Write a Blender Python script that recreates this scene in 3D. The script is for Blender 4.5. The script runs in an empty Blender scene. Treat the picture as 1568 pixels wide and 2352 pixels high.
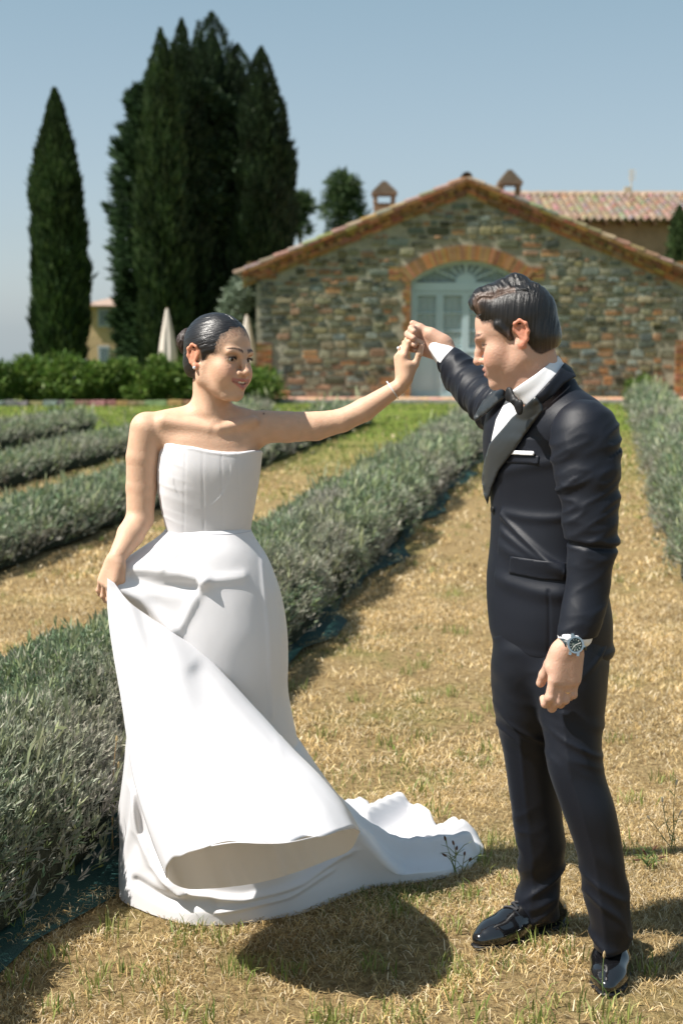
import bpy, math, random
import numpy as np
from mathutils import Vector, Matrix
random.seed(7); RS = np.random.RandomState(11)
S = bpy.context.scene; COL = S.collection; D = bpy.data
# ------------------------------------------------------------------ camera, sky, sun, exposure
F = 3267.0; W0, H0 = 1568.0, 2352.0; CAMH = 1.66; PITCH = math.atan((H0/2-755)/F)
cd = D.cameras.new('camera'); cam = D.objects.new('camera', cd); COL.objects.link(cam)
cam.location = (0, 0, CAMH); cam.rotation_euler = (math.pi/2-PITCH, 0, 0)
cd.sensor_fit = 'VERTICAL'; cd.sensor_height = 36; cd.lens = 36*F/H0; cd.clip_end = 2000; cd.clip_start = .05
cd.dof.use_dof = True; cd.dof.focus_distance = 3.85; cd.dof.aperture_fstop = 3.6
S.camera = cam
SUN_EL, SUN_AZ = math.radians(54), math.atan2(-.31, -1.0)      # sun stands to the left, a touch towards the viewer
sdir = Vector((math.cos(SUN_EL)*math.cos(SUN_AZ), math.cos(SUN_EL)*math.sin(SUN_AZ), math.sin(SUN_EL)))
wd = D.worlds.new('World'); S.world = wd; wd.use_nodes = True
nt = wd.node_tree; bg = nt.nodes['Background']; sk = nt.nodes.new('ShaderNodeTexSky')
sk.sky_type = 'NISHITA'; sk.sun_disc = False; sk.sun_elevation = SUN_EL
sk.sun_rotation = math.atan2(sdir.x, sdir.y); sk.altitude = 300; sk.air_density = 1.0; sk.dust_density = 1.0; sk.ozone_density = 1.0
hs = nt.nodes.new('ShaderNodeHueSaturation'); hs.inputs['Saturation'].default_value = .62; hs.inputs['Hue'].default_value = .492
nt.links.new(sk.outputs[0], hs.inputs['Color'])
# dusty summer haze over the whole dome, the same in every direction
tc = nt.nodes.new('ShaderNodeTexCoord'); sx = nt.nodes.new('ShaderNodeSeparateXYZ'); rp = nt.nodes.new('ShaderNodeValToRGB'); mx = nt.nodes.new('ShaderNodeMix'); mx.data_type = 'RGBA'
nt.links.new(tc.outputs['Generated'], sx.inputs[0]); nt.links.new(sx.outputs[2], rp.inputs[0]); e = rp.color_ramp.elements
for i, (p_, c_) in enumerate(((0, (1.85, 2.35, 2.70)), (.10, (1.45, 2.05, 2.50)), (.22, (.98, 1.72, 2.18)), (1, (1.05, 1.7, 2.25)))):
    el = e[i] if i < 2 else e.new(p_); el.position = p_; el.color = (*c_, 1)
mx.inputs[0].default_value = .68; nt.links.new(hs.outputs[0], mx.inputs[6]); nt.links.new(rp.outputs[0], mx.inputs[7])
nt.links.new(mx.outputs[2], bg.inputs[0]); bg.inputs[1].default_value = .078
ld = D.lights.new('sun', 'SUN'); ld.energy = 3.5; ld.angle = math.radians(.53); ld.color = (1, .945, .87)
sun = D.objects.new('sun', ld); COL.objects.link(sun); sun.rotation_euler = sdir.to_track_quat('Z', 'Y').to_euler()
S.view_settings.view_transform = 'Standard'; S.view_settings.look = 'None'; S.view_settings.exposure = 1.27; S.view_settings.gamma = 1
S.render.engine = 'CYCLES'
# ------------------------------------------------------------------ helpers
def P(x, y, d):
    "world point seen at photo position (x, y) at distance d along the ground"
    u = H0/2-y; c, s = math.cos(PITCH), math.sin(PITCH)
    yy = F*c+u*s; zz = -F*s+u*c
    return np.array([(x-W0/2)*d/yy, d, CAMH+zz*d/yy])
def G(x, y, z=0.0):
    "point of the level z seen at (x, y)"
    u = H0/2-y; c, s = math.cos(PITCH), math.sin(PITCH)
    yy = F*c+u*s; zz = -F*s+u*c
    t = (z-CAMH)/zz
    return np.array([(x-W0/2)*t, yy*t, z])
def tag(o, label=None, cat=None, group=None, kind=None):
    if label: o['label'] = label
    if cat: o['category'] = cat
    if group: o['group'] = group
    if kind: o['kind'] = kind
    return o
def empty(name, loc, label=None, cat=None, group=None):
    o = D.objects.new(name, None); COL.objects.link(o); o.location = loc; o.empty_display_size = .1
    return tag(o, label, cat, group)
def link(name, me, mat=None, parent=None):
    o = D.objects.new(name, me); COL.objects.link(o)
    if mat and not me.materials: me.materials.append(mat)
    if parent:
        o.parent = parent; o.matrix_parent_inverse = Matrix.Translation(parent.location).inverted()
    return o
def mesh(name, V, Fc, mat=None, parent=None, col=None, smooth=False):
    V = np.asarray(V, dtype=np.float32).reshape(-1, 3); me = D.meshes.new(name)
    if isinstance(Fc, np.ndarray):
        n, k = Fc.shape
        me.vertices.add(len(V)); me.vertices.foreach_set('co', V.ravel())
        me.loops.add(n*k); me.loops.foreach_set('vertex_index', Fc.astype(np.int32).ravel())
        me.polygons.add(n); me.polygons.foreach_set('loop_start', np.arange(0, n*k, k, dtype=np.int32))
        me.update(calc_edges=True); me.validate()
    else:
        me.from_pydata(V.tolist(), [], Fc); me.update()
    if col is not None and len(me.vertices):
        a = me.color_attributes.new('Col', 'FLOAT_COLOR', 'POINT')
        c = np.ones((len(V), 4), dtype=np.float32); c[:, :3] = col; a.data.foreach_set('color', c.ravel())
    if smooth: me.polygons.foreach_set('use_smooth', [True]*len(me.polygons))
    return link(name, me, mat, parent)
class Acc:
    def __init__(s): s.V = []; s.F = []; s.C = []; s.n = 0
    def add(s, V, Fc, col=(1, 1, 1)):
        s.V.append(np.asarray(V, float)); s.F += [tuple(i+s.n for i in f) for f in Fc]
        s.C.append(np.tile(np.asarray(col, float), (len(V), 1))); s.n += len(V)
    def box(s, c, h, col=(1, 1, 1), R=None, bev=0):
        h = np.asarray(h, float)
        if bev:
            b = min(bev, h.min()*.9)
            v = []
            for sy, bb in ((1, 0), (-1, 0), (-1, 1)):
                e = b if bb else 0
                yy = sy*h[1] if (bb or sy > 0) else -h[1]+b
                v += [(-h[0]+e, yy, -h[2]+e), (h[0]-e, yy, -h[2]+e), (h[0]-e, yy, h[2]-e), (-h[0]+e, yy, h[2]-e)]
            f = [(0, 1, 2, 3)]+[(j+i, j+(i+1) % 4, j+4+(i+1) % 4, j+4+i)[::-1] for j in (0, 4) for i in range(4)]+[(11, 10, 9, 8)]
        else:
            v = [(a, b_, c_) for a in (-h[0], h[0]) for b_ in (-h[1], h[1]) for c_ in (-h[2], h[2])]
            f = [(0, 1, 3, 2), (4, 6, 7, 5), (0, 4, 5, 1), (2, 3, 7, 6), (0, 2, 6, 4), (1, 5, 7, 3)]
        v = np.array(v)
        if R is not None: v = v @ np.asarray(R).T
        s.add(v+np.asarray(c, float), f, col)
    def tube(s, pts, rad, n=6, col=(1, 1, 1), cap=True):
        pts = np.asarray(pts, float); m = len(pts); rad = np.broadcast_to(rad, (m,))
        V = []; up = None
        for i in range(m):
            t = pts[min(i+1, m-1)]-pts[max(i-1, 0)]; t /= np.linalg.norm(t)+1e-9
            if up is None: up = np.cross(t, (0, 0, 1)) if abs(t[2]) < .9 else np.cross(t, (1, 0, 0))
            up = up-t*np.dot(up, t); up /= np.linalg.norm(up)+1e-9; w = np.cross(t, up)
            for k in range(n):
                a = 2*math.pi*k/n; V.append(pts[i]+rad[i]*(math.cos(a)*up+math.sin(a)*w))
        f = [(i*n+k, i*n+(k+1) % n, (i+1)*n+(k+1) % n, (i+1)*n+k) for i in range(m-1) for k in range(n)]
        if cap: f += [tuple(range(n))[::-1], tuple((m-1)*n+k for k in range(n))]
        s.add(V, f, col)
    def build(s, name, mat=None, parent=None, smooth=False):
        return mesh(name, np.concatenate(s.V), s.F, mat, parent, np.concatenate(s.C), smooth)
def rotz(a): c, s = math.cos(a), math.sin(a); return np.array([[c, -s, 0], [s, c, 0], [0, 0, 1]])
def roty(a): c, s = math.cos(a), math.sin(a); return np.array([[c, 0, s], [0, 1, 0], [-s, 0, c]])
# ------------------------------------------------------------------ materials
def mat(name, col=(.5, .5, .5), rough=.8, attr=False, noise=0, nscale=5, bump=0, bscale=30, spec=.3, **kw):
    m = D.materials.new(name); m.use_nodes = True; n = m.node_tree.nodes; l = m.node_tree.links
    b = n['Principled BSDF']; b.inputs['Roughness'].default_value = rough; b.inputs['Specular IOR Level'].default_value = spec
    src = None
    if attr:
        a = n.new('ShaderNodeAttribute'); a.attribute_name = 'Col'; src = a.outputs['Color']
    if noise or bump:
        tc = n.new('ShaderNodeTexCoord')
    if noise:
        nz = n.new('ShaderNodeTexNoise'); nz.inputs['Scale'].default_value = nscale; nz.inputs['Detail'].default_value = 6; nz.inputs['Roughness'].default_value = .65
        l.new(tc.outputs['Object'], nz.inputs['Vector'])
        mr = n.new('ShaderNodeMapRange'); mr.inputs['From Min'].default_value = .25; mr.inputs['From Max'].default_value = .75
        mr.inputs['To Min'].default_value = 1-noise; mr.inputs['To Max'].default_value = 1+noise
        l.new(nz.outputs['Fac'], mr.inputs['Value'])
        mx = n.new('ShaderNodeVectorMath'); mx.operation = 'SCALE'
        if src: l.new(src, mx.inputs[0])
        else: mx.inputs[0].default_value = col
        l.new(mr.outputs[0], mx.inputs['Scale']); src = mx.outputs[0]
    if src: l.new(src, b.inputs['Base Color'])
    else: b.inputs['Base Color'].default_value = (*col, 1)
    if bump:
        nb = n.new('ShaderNodeTexNoise'); nb.inputs['Scale'].default_value = bscale; nb.inputs['Detail'].default_value = 5
        l.new(tc.outputs['Object'], nb.inputs['Vector']); bp = n.new('ShaderNodeBump'); bp.inputs['Distance'].default_value = bump
        l.new(nb.outputs['Fac'], bp.inputs['Height']); l.new(bp.outputs[0], b.inputs['Normal'])
    for k, v in kw.items(): b.inputs[k.replace('_', ' ')].default_value = v
    return m
def leafmat(name, trans=.25, rough=.55):
    m = D.materials.new(name); m.use_nodes = True; n = m.node_tree.nodes; l = m.node_tree.links
    b = n['Principled BSDF']; b.inputs['Roughness'].default_value = rough; b.inputs['Specular IOR Level'].default_value = .25
    a = n.new('ShaderNodeAttribute'); a.attribute_name = 'Col'; l.new(a.outputs['Color'], b.inputs['Base Color'])
    t = n.new('ShaderNodeBsdfTranslucent'); l.new(a.outputs['Color'], t.inputs['Color'])
    mx = n.new('ShaderNodeMixShader'); mx.inputs[0].default_value = trans
    l.new(b.outputs[0], mx.inputs[1]); l.new(t.outputs[0], mx.inputs[2]); l.new(mx.outputs[0], n['Material Output'].inputs[0])
    return m
M = dict(
 stone=mat('stone', attr=True, rough=.95, noise=.35, nscale=6, bump=.02, bscale=14, spec=.1),
 mortar=mat('mortar', (.29, .27, .20), .95, noise=.35, nscale=3, bump=.02, bscale=12, spec=.1),
 brick=mat('brick', attr=True, rough=.95, noise=.25, nscale=8, bump=.008, bscale=30, spec=.1),
 tile=mat('roof_tile', attr=True, rough=.9, noise=.35, nscale=2.5, bump=.01, bscale=12, spec=.1),
 paint=mat('door_paint', (.42, .53, .56), .5, noise=.06, nscale=3),
 curtain=mat('curtain', (.15, .21, .21), .8, noise=.2, nscale=4),
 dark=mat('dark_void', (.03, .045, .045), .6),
 plaster=mat('farmhouse_plaster', (.46, .34, .20), .95, noise=.3, nscale=1.2, bump=.02, bscale=6, spec=.1),
 wood=mat('bark', (.10, .075, .05), .95, noise=.3, nscale=9, bump=.01, bscale=20, spec=.1),
 leaf=leafmat('foliage', .22), dry=leafmat('dry_grass', .3, .7),
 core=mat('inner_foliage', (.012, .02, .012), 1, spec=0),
 canvas=mat('umbrella_canvas', (.62, .55, .48), .9, noise=.1, nscale=4),
 metal=mat('metal', (.3, .3, .3), .45, Metallic=1.0), pole=mat('pole_wood', (.2, .13, .08), .7),
)
gl = mat('glass', (.5, .62, .62), .12, spec=.5); gl.node_tree.nodes['Principled BSDF'].inputs['Alpha'].default_value = .38; M['glass'] = gl
# ------------------------------------------------------------------ terrain
def ground_mat():
    m = D.materials.new('dry_ground'); m.use_nodes = True; n = m.node_tree.nodes; l = m.node_tree.links; b = n['Principled BSDF']
    b.inputs['Roughness'].default_value = 1; b.inputs['Specular IOR Level'].default_value = .05
    tc = n.new('ShaderNodeTexCoord')
    def nz(s, d=8, r=.6):
        q = n.new('ShaderNodeTexNoise'); q.inputs['Scale'].default_value = s; q.inputs['Detail'].default_value = d; q.inputs['Roughness'].default_value = r
        l.new(tc.outputs['Object'], q.inputs['Vector']); return q.outputs['Fac']
    def ramp(f, st):
        r = n.new('ShaderNodeValToRGB'); l.new(f, r.inputs[0]); e = r.color_ramp.elements
        while len(e) < len(st): e.new(.5)
        for q, (p, c) in zip(e, st): q.position = p; q.color = (*c, 1) if len(c) == 3 else c
        return r.outputs[0]
    def mix(f, a, c):
        q = n.new('ShaderNodeMix'); q.data_type = 'RGBA'; l.new(f, q.inputs[0])
        for s_, v in ((6, a), (7, c)):
            if isinstance(v, tuple): q.inputs[s_].default_value = (*v, 1)
            else: l.new(v, q.inputs[s_])
        return q.outputs[2]
    def mr(v, a, b_, c=0, d=1):
        q = n.new('ShaderNodeMapRange'); l.new(v, q.inputs[0])
        for i, x in enumerate((a, b_, c, d)): q.inputs[i+1].default_value = x
        return q.outputs[0]
    def mth(op, a, c):
        q = n.new('ShaderNodeMath'); q.operation = op
        for s_, v in ((0, a), (1, c)):
            if isinstance(v, (int, float)): q.inputs[s_].default_value = v
            else: l.new(v, q.inputs[s_])
        return q.outputs[0]
    dry = ramp(nz(35, 10, .75), [(.3, (.09, .06, .035)), (.46, (.29, .205, .10)), (.62, (.48, .36, .18)), (.75, (.58, .46, .27))])
    grn = ramp(nz(30, 8, .7), [(.3, (.05, .075, .015)), (.5, (.15, .20, .04)), (.7, (.24, .28, .07))])
    sep = n.new('ShaderNodeSeparateXYZ'); l.new(tc.outputs['Object'], sep.inputs[0])
    g1 = mr(mth('ADD', sep.outputs[1], mth('MULTIPLY', nz(.35, 4), 14)), 21, 31, 0, 1)
    g2 = mr(nz(1.3, 5), .52, .70, 0, .55)
    col = mix(mth('MAXIMUM', g1, g2), dry, grn)
    l.new(col, b.inputs['Base Color'])
    bp = n.new('ShaderNodeBump'); bp.inputs['Distance'].default_value = .03; l.new(nz(60, 8, .7), bp.inputs['Height']); l.new(bp.outputs[0], b.inputs['Normal'])
    return m
M['ground'] = ground_mat()
gx = np.concatenate([[-700, -200, -60], np.linspace(-14, 14, 57), [60, 200, 700]]); gy = np.concatenate([[-60, -10], np.linspace(0, 45, 91), [80, 200, 900]])
def gz(x, y):
    x = np.asarray(x, float); y = np.asarray(y, float)
    z = .02*np.sin(x*1.7+y*.6)*np.cos(y*1.1-x*.4)
    return np.where((np.abs(x) < 14) & (y > 5) & (y < 30), z*.5, 0)-np.clip(y-60, 0, 1e9)*.055
XX, YY = np.meshgrid(gx, gy, indexing='ij'); nx, ny = XX.shape
ii = np.arange(nx*ny).reshape(nx, ny)
FQ = np.stack([ii[:-1, :-1], ii[1:, :-1], ii[1:, 1:], ii[:-1, 1:]], -1).reshape(-1, 4)
tag(mesh('ground', np.stack([XX, YY, gz(XX, YY)], -1), FQ, M['ground'], smooth=True), 'dry straw coloured meadow with green tufts between the lavender rows', kind='structure')
# far hazy hills
def hills():
    xs = np.linspace(-700, 700, 80); V = []
    for r, (yy, zz) in enumerate(((560, -40), (640, -21), (820, -24))):
        V += [(x, yy, zz+(r > 0)*5*math.sin(x*.011+1)+(r > 0)*3*math.sin(x*.031)) for x in xs]
    f = np.array([(r*80+i, r*80+i+1, (r+1)*80+i+1, (r+1)*80+i) for r in range(2) for i in range(79)])
    tag(mesh('hills', V, f, mat('far_hills', (.42, .50, .54), 1, noise=.1, nscale=.02, spec=0), smooth=True), kind='structure')
hills()
# ------------------------------------------------------------------ blades of grass
def blades(name, xy, h, w, cols, lean, mt, parent=None, z0=None, seg=2, base_dir=None):
    n = len(xy); a = RS.rand(n)*2*math.pi; side = np.stack([np.cos(a), np.sin(a), np.zeros(n)], -1)
    b = RS.rand(n)*2*math.pi if base_dir is None else base_dir
    ln = np.stack([np.cos(b), np.sin(b), np.zeros(n)], -1)*(lean[:, None])
    base = np.stack([xy[:, 0], xy[:, 1], gz(xy[:, 0], xy[:, 1]) if z0 is None else z0], -1)
    up = np.array([0, 0, 1.])
    mid = base+(up*.55+ln*.35)*h[:, None]; tip = base+(up*(1-.5*np.minimum(lean, 1.6))[:, None]+ln)*h[:, None]
    tip[:, 2] = np.maximum(tip[:, 2], base[:, 2]+.008); mid[:, 2] = np.maximum(mid[:, 2], base[:, 2]+.006)
    s = side*w[:, None]/2
    V = np.stack([base-s, base+s, mid-s*.8, mid+s*.8, tip], 1).reshape(-1, 3)
    k = np.arange(n)*5
    T = np.concatenate([np.stack([k, k+1, k+3], -1), np.stack([k, k+3, k+2], -1), np.stack([k+2, k+3, k+4], -1)])
    return mesh(name, V, T, mt, parent, np.repeat(cols, 5, 0))
def vnoise(x, y, f, seed=0):
    r = np.random.RandomState(seed); g = r.rand(64, 64); x = (x*f) % 63; y = (y*f) % 63
    i = np.floor(x).astype(int); j = np.floor(y).astype(int); u = x-i; v = y-j; u = u*u*(3-2*u); v = v*v*(3-2*v)
    return g[i, j]*(1-u)*(1-v)+g[i+1, j]*u*(1-v)+g[i, j+1]*(1-u)*v+g[i+1, j+1]*u*v
ROWS = [(-1.93, .40, 1.2, 30, .46), (-4.40, .37, 5, 25.5, .35), (-6.50, .34, 9, 27, .29), (-8.50, .37, 12, 23.3, .32), (.88, .44, 8.6, 30.6, .44)]   # offset, half width, from, to, height
SL = .185
def inrow(x, y, m=.0):
    r = np.zeros(len(x), bool)
    for c, hw, y0, y1, h in ROWS: r |= (np.abs(x-SL*y-c) < hw+m) & (y > y0) & (y < y1)
    return r
def grass():
    dry = np.array([(.60, .45, .22), (.52, .37, .16), (.68, .54, .30), (.36, .245, .11), (.74, .62, .42)]); grn = np.array([(.14, .20, .04), (.22, .27, .07), (.10, .17, .05), (.30, .32, .10)])
    def field(n, y0, y1, hh, ww, lean, gmul=1.0):
        u = RS.rand(n); y = np.sqrt(y0**2+u*(y1**2-y0**2)); x = (RS.rand(n)*2-1)*(.27*y+.15)
        k = vnoise(x+50, y, 1.7, 3)+.6*vnoise(x+50, y, 7, 4); keep = RS.rand(n) < np.clip((k-.42)*2.1, .10, 1)
        keep &= ~inrow(x, y, -.05); x = x[keep]; y = y[keep]; m = len(x)
        g = np.clip((vnoise(x+50, y, 1.1, 5)-.62)*2.4+(vnoise(x+50, y, 4.5, 8)-.72)*1.6, 0, .65)*gmul; g = np.maximum(g, np.clip((y-14+vnoise(x+40, y, .5, 6)*5)/12, 0, .9))
        isg = RS.rand(m) < g
        c = np.where(isg[:, None], grn[RS.randint(0, 4, m)], dry[RS.randint(0, 5, m)])*(.7+.6*RS.rand(m, 1))*(.62+.62*np.clip(vnoise(x+50, y, 3.1, 14)*.6+vnoise(x+50, y, 9.7, 15)*.55, 0, 1))[:, None]
        l = np.where(isg, RS.rand(m)*.7, lean*(.35+1.1*RS.rand(m)))
        h = hh*(.4+.9*RS.rand(m))*np.where(isg, .9, 1)*(.6+.8*vnoise(x+50, y, 2.3, 9)); w = ww*(.6+.8*RS.rand(m))
        return np.stack([x, y], -1), h, w, c, l
    fs = [field(190000, 3.1, 5.2, .028, .0024, 1.45), field(120000, 5.2, 9, .032, .0040, 1.3), field(60000, 9, 18, .045, .010, 1.0), field(30000, 18, 33, .06, .022, .5)]
    q = [np.concatenate([f[i] for f in fs]) for i in range(5)]
    o = blades('dry_grass', q[0], q[1], q[2], q[3], q[4], M['dry']); tag(o, 'matted dry straw grass covering the meadow', 'grass', kind='stuff')
    # green tufts
    n = 170; ty = 3.2+RS.rand(n)**1.5*9; tx = (RS.rand(n)*2-1)*.26*ty; ok = ~inrow(tx, ty, .1); tx = tx[ok]; ty = ty[ok]
    near = [(-.85, 3.45), (-.7, 3.3), (-.62, 3.75), (-.33, 3.7), (-.25, 3.5), (-.95, 3.9), (-.4, 3.3), (.86, 4.6), (.9, 4.4)]
    tx = np.concatenate([[a for a, b in near], tx]); ty = np.concatenate([[b for a, b in near], ty]); xs = np.repeat(tx, 26)+RS.randn(len(tx)*26)*.03; ys = np.repeat(ty, 26)+RS.randn(len(tx)*26)*.03
    m = len(xs); c = np.array([(.16, .22, .05), (.26, .30, .08), (.34, .34, .13)])[RS.randint(0, 3, m)]
    o = blades('green_grass', np.stack([xs, ys], -1), .035+.04*RS.rand(m), .003+.002*RS.rand(m), c, RS.rand(m)*.8, M['leaf']); tag(o, 'small green grass tufts scattered through the straw', 'grass', kind='stuff')
grass()
# weed mats below the rows
wm = mat('weed_mat', (.010, .050, .045), .6, noise=.4, nscale=3, bump=.004, bscale=200, spec=.4)
def weedmat(c, hw, y0, y1):
    V = []; ys = np.arange(y0, y1, .35)
    for i, y in enumerate(ys):
        for j in range(7):
            t = j/6*2-1; e = (hw+(.10 if y < 5 else .02))*t+(.07*math.sin(y*2.3+t*3)+.05*math.sin(y*5.1) if abs(t) == 1 else 0)
            V.append((SL*y+c+e, y, .022+.012*math.sin(y*9+j*2)+.008*math.sin(y*17+j*4)))
    f = np.array([(i*7+j, i*7+j+1, (i+1)*7+j+1, (i+1)*7+j) for i in range(len(ys)-1) for j in range(6)])
    return mesh('weed_mat', V, f, wm, smooth=True)
for (c, hw, y0, y1, h), lb in zip(ROWS, ('under the row that runs behind the bride', 'under the third row from the left', 'under the second row from the left', 'under the short far left row', 'under the row behind the groom')):
    if c > -3 and c < 0: tag(weedmat(c, hw, y0, y1), 'dark green woven weed mat '+lb, 'weed mat')
# ------------------------------------------------------------------ lavender
LAVC = np.array([(.22, .27, .165), (.17, .235, .145), (.275, .305, .21), (.13, .195, .105), (.32, .32, .24), (.20, .26, .11)])
def lavrow(c, hw, y0, y1, h, label):
    root = empty('lavender_row', (SL*(y0+y1)/2+c, (y0+y1)/2, 0), label, 'lavender', 'rows of clipped lavender')
    def prof(y, seed):     # each shrub swells and the row narrows between them
        k = y/1.15+seed; f = k-np.floor(k); b = np.random.RandomState(int(abs(c*100))+1).rand(200)[(np.floor(k)).astype(int) % 200]
        s = .80+.26*np.sqrt(np.clip(np.sin(math.pi*f), 0, 1))+(b-.5)*.14
        e = np.clip(np.minimum(y-y0, y1-y)/.45, 0, 1); return s*np.sqrt(e*(2-e))
    sd = (c*7.3) % 1
    # dark woody heart
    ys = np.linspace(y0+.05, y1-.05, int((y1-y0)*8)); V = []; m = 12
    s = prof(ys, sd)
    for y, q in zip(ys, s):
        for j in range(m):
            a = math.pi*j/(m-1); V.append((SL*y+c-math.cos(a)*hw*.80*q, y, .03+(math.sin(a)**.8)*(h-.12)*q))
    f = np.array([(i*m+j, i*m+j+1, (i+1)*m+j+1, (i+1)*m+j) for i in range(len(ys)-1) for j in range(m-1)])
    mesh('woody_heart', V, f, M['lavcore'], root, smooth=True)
    # sprigs, denser and finer where nearer
    U = []
    for ya, yb, dens, sz in ((0, 6.5, 6400, .040), (6.5, 10, 3000, .050), (10, 15, 1200, .075), (15, 22, 480, .10), (22, 34, 250, .14)):
        a, b = max(ya, y0), min(yb, y1)
        if b <= a: continue
        n = int((b-a)*(2.4*hw+h)*dens)
        U.append(np.stack([a+RS.rand(n)*(b-a), np.full(n, sz)], -1))
    U = np.concatenate(U); n = len(U); y = U[:, 0]; sz = U[:, 1]*(.6+.8*RS.rand(n)); q = prof(y, sd)
    vis = np.abs(SL*y+c) < .27*y+1.0; y = y[vis]; sz = sz[vis]; q = q[vis]; n = len(y)
    a = np.arccos(np.clip(1-2*RS.rand(n), -1, 1)); dep = 1-RS.rand(n)**2.2*.16
    lump = .92+.16*vnoise(y*1.0+30, a+5, 4, 12)
    ca, sa = np.cos(a), np.sin(a)**.75
    px = SL*y+c-ca*hw*q*dep*lump*1.04; pz = .035+sa*(h-.05)*q*dep*lump
    base = np.stack([px, y, pz], -1)
    nrm = np.stack([-ca*.85, RS.randn(n)*.25, sa*.75+.75], -1)+RS.randn(n, 3)*.25; nrm /= np.linalg.norm(nrm, axis=1)[:, None]
    hue = vnoise(y+20, a*1.2, 1.1, 21); dryish = np.clip((hue-.55)*2.2, 0, .8)
    bc = LAVC[RS.randint(0, 6, n)]; bc = bc*(1-dryish[:, None]*.7)+np.array((.33, .28, .25))*dryish[:, None]*.7
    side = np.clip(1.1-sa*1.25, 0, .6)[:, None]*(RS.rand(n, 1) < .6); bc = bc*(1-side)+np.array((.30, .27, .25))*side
    bc *= (.75+.5*RS.rand(n, 1))*1.08
    tall = RS.rand(n) < .02; nrm[tall] = nrm[tall]*.4+np.array([0, 0, 1.0]); sz = np.where(tall, sz*1.9, sz); bc[tall] = bc[tall]*.4+np.array((.30, .33, .16))*.6
    K = np.where(y < 8, 6, np.where(y < 14, 5, 3)); idx = np.repeat(np.arange(n), K); N = len(idx)
    b0 = base[idx]+nrm[idx]*(RS.rand(N, 1)-.45)*sz[idx][:, None]*.9; dr = nrm[idx]+RS.randn(N, 3)*.38; dr /= np.linalg.norm(dr, axis=1)[:, None]
    L = sz[idx]*(.35+.5*RS.rand(N)); wd_ = sz[idx]*.055*(.8+.5*RS.rand(N)); sd_ = np.cross(dr, RS.randn(N, 3)); sd_ /= np.linalg.norm(sd_, axis=1)[:, None]
    mid = b0+dr*L[:, None]*.5; tip = b0+dr*L[:, None]; s3 = sd_*wd_[:, None]
    V = np.stack([b0, mid-s3, tip, mid+s3], 1).reshape(-1, 3); k = np.arange(N)*4
    o = mesh('foliage', V, np.stack([k, k+1, k+2, k+3], -1), M['leaf'], root, np.repeat(bc[idx]*(.85+.3*RS.rand(N, 1)), 4, 0)); o['kind'] = 'stuff'
    return root
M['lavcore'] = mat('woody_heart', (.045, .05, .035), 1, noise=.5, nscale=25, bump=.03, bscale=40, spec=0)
for r, lb in zip(ROWS, ('nearest grey green lavender row running from lower left behind the bride towards the door', 'lavender row at the left passing behind the waving arm of the bride', 'lavender row at the far left edge reaching behind the shoulder of the bride', 'short lavender row farthest left ending in a round clump before the hedge', 'lavender row at the right edge behind the back of the groom')):
    lavrow(*r, lb)
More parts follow.
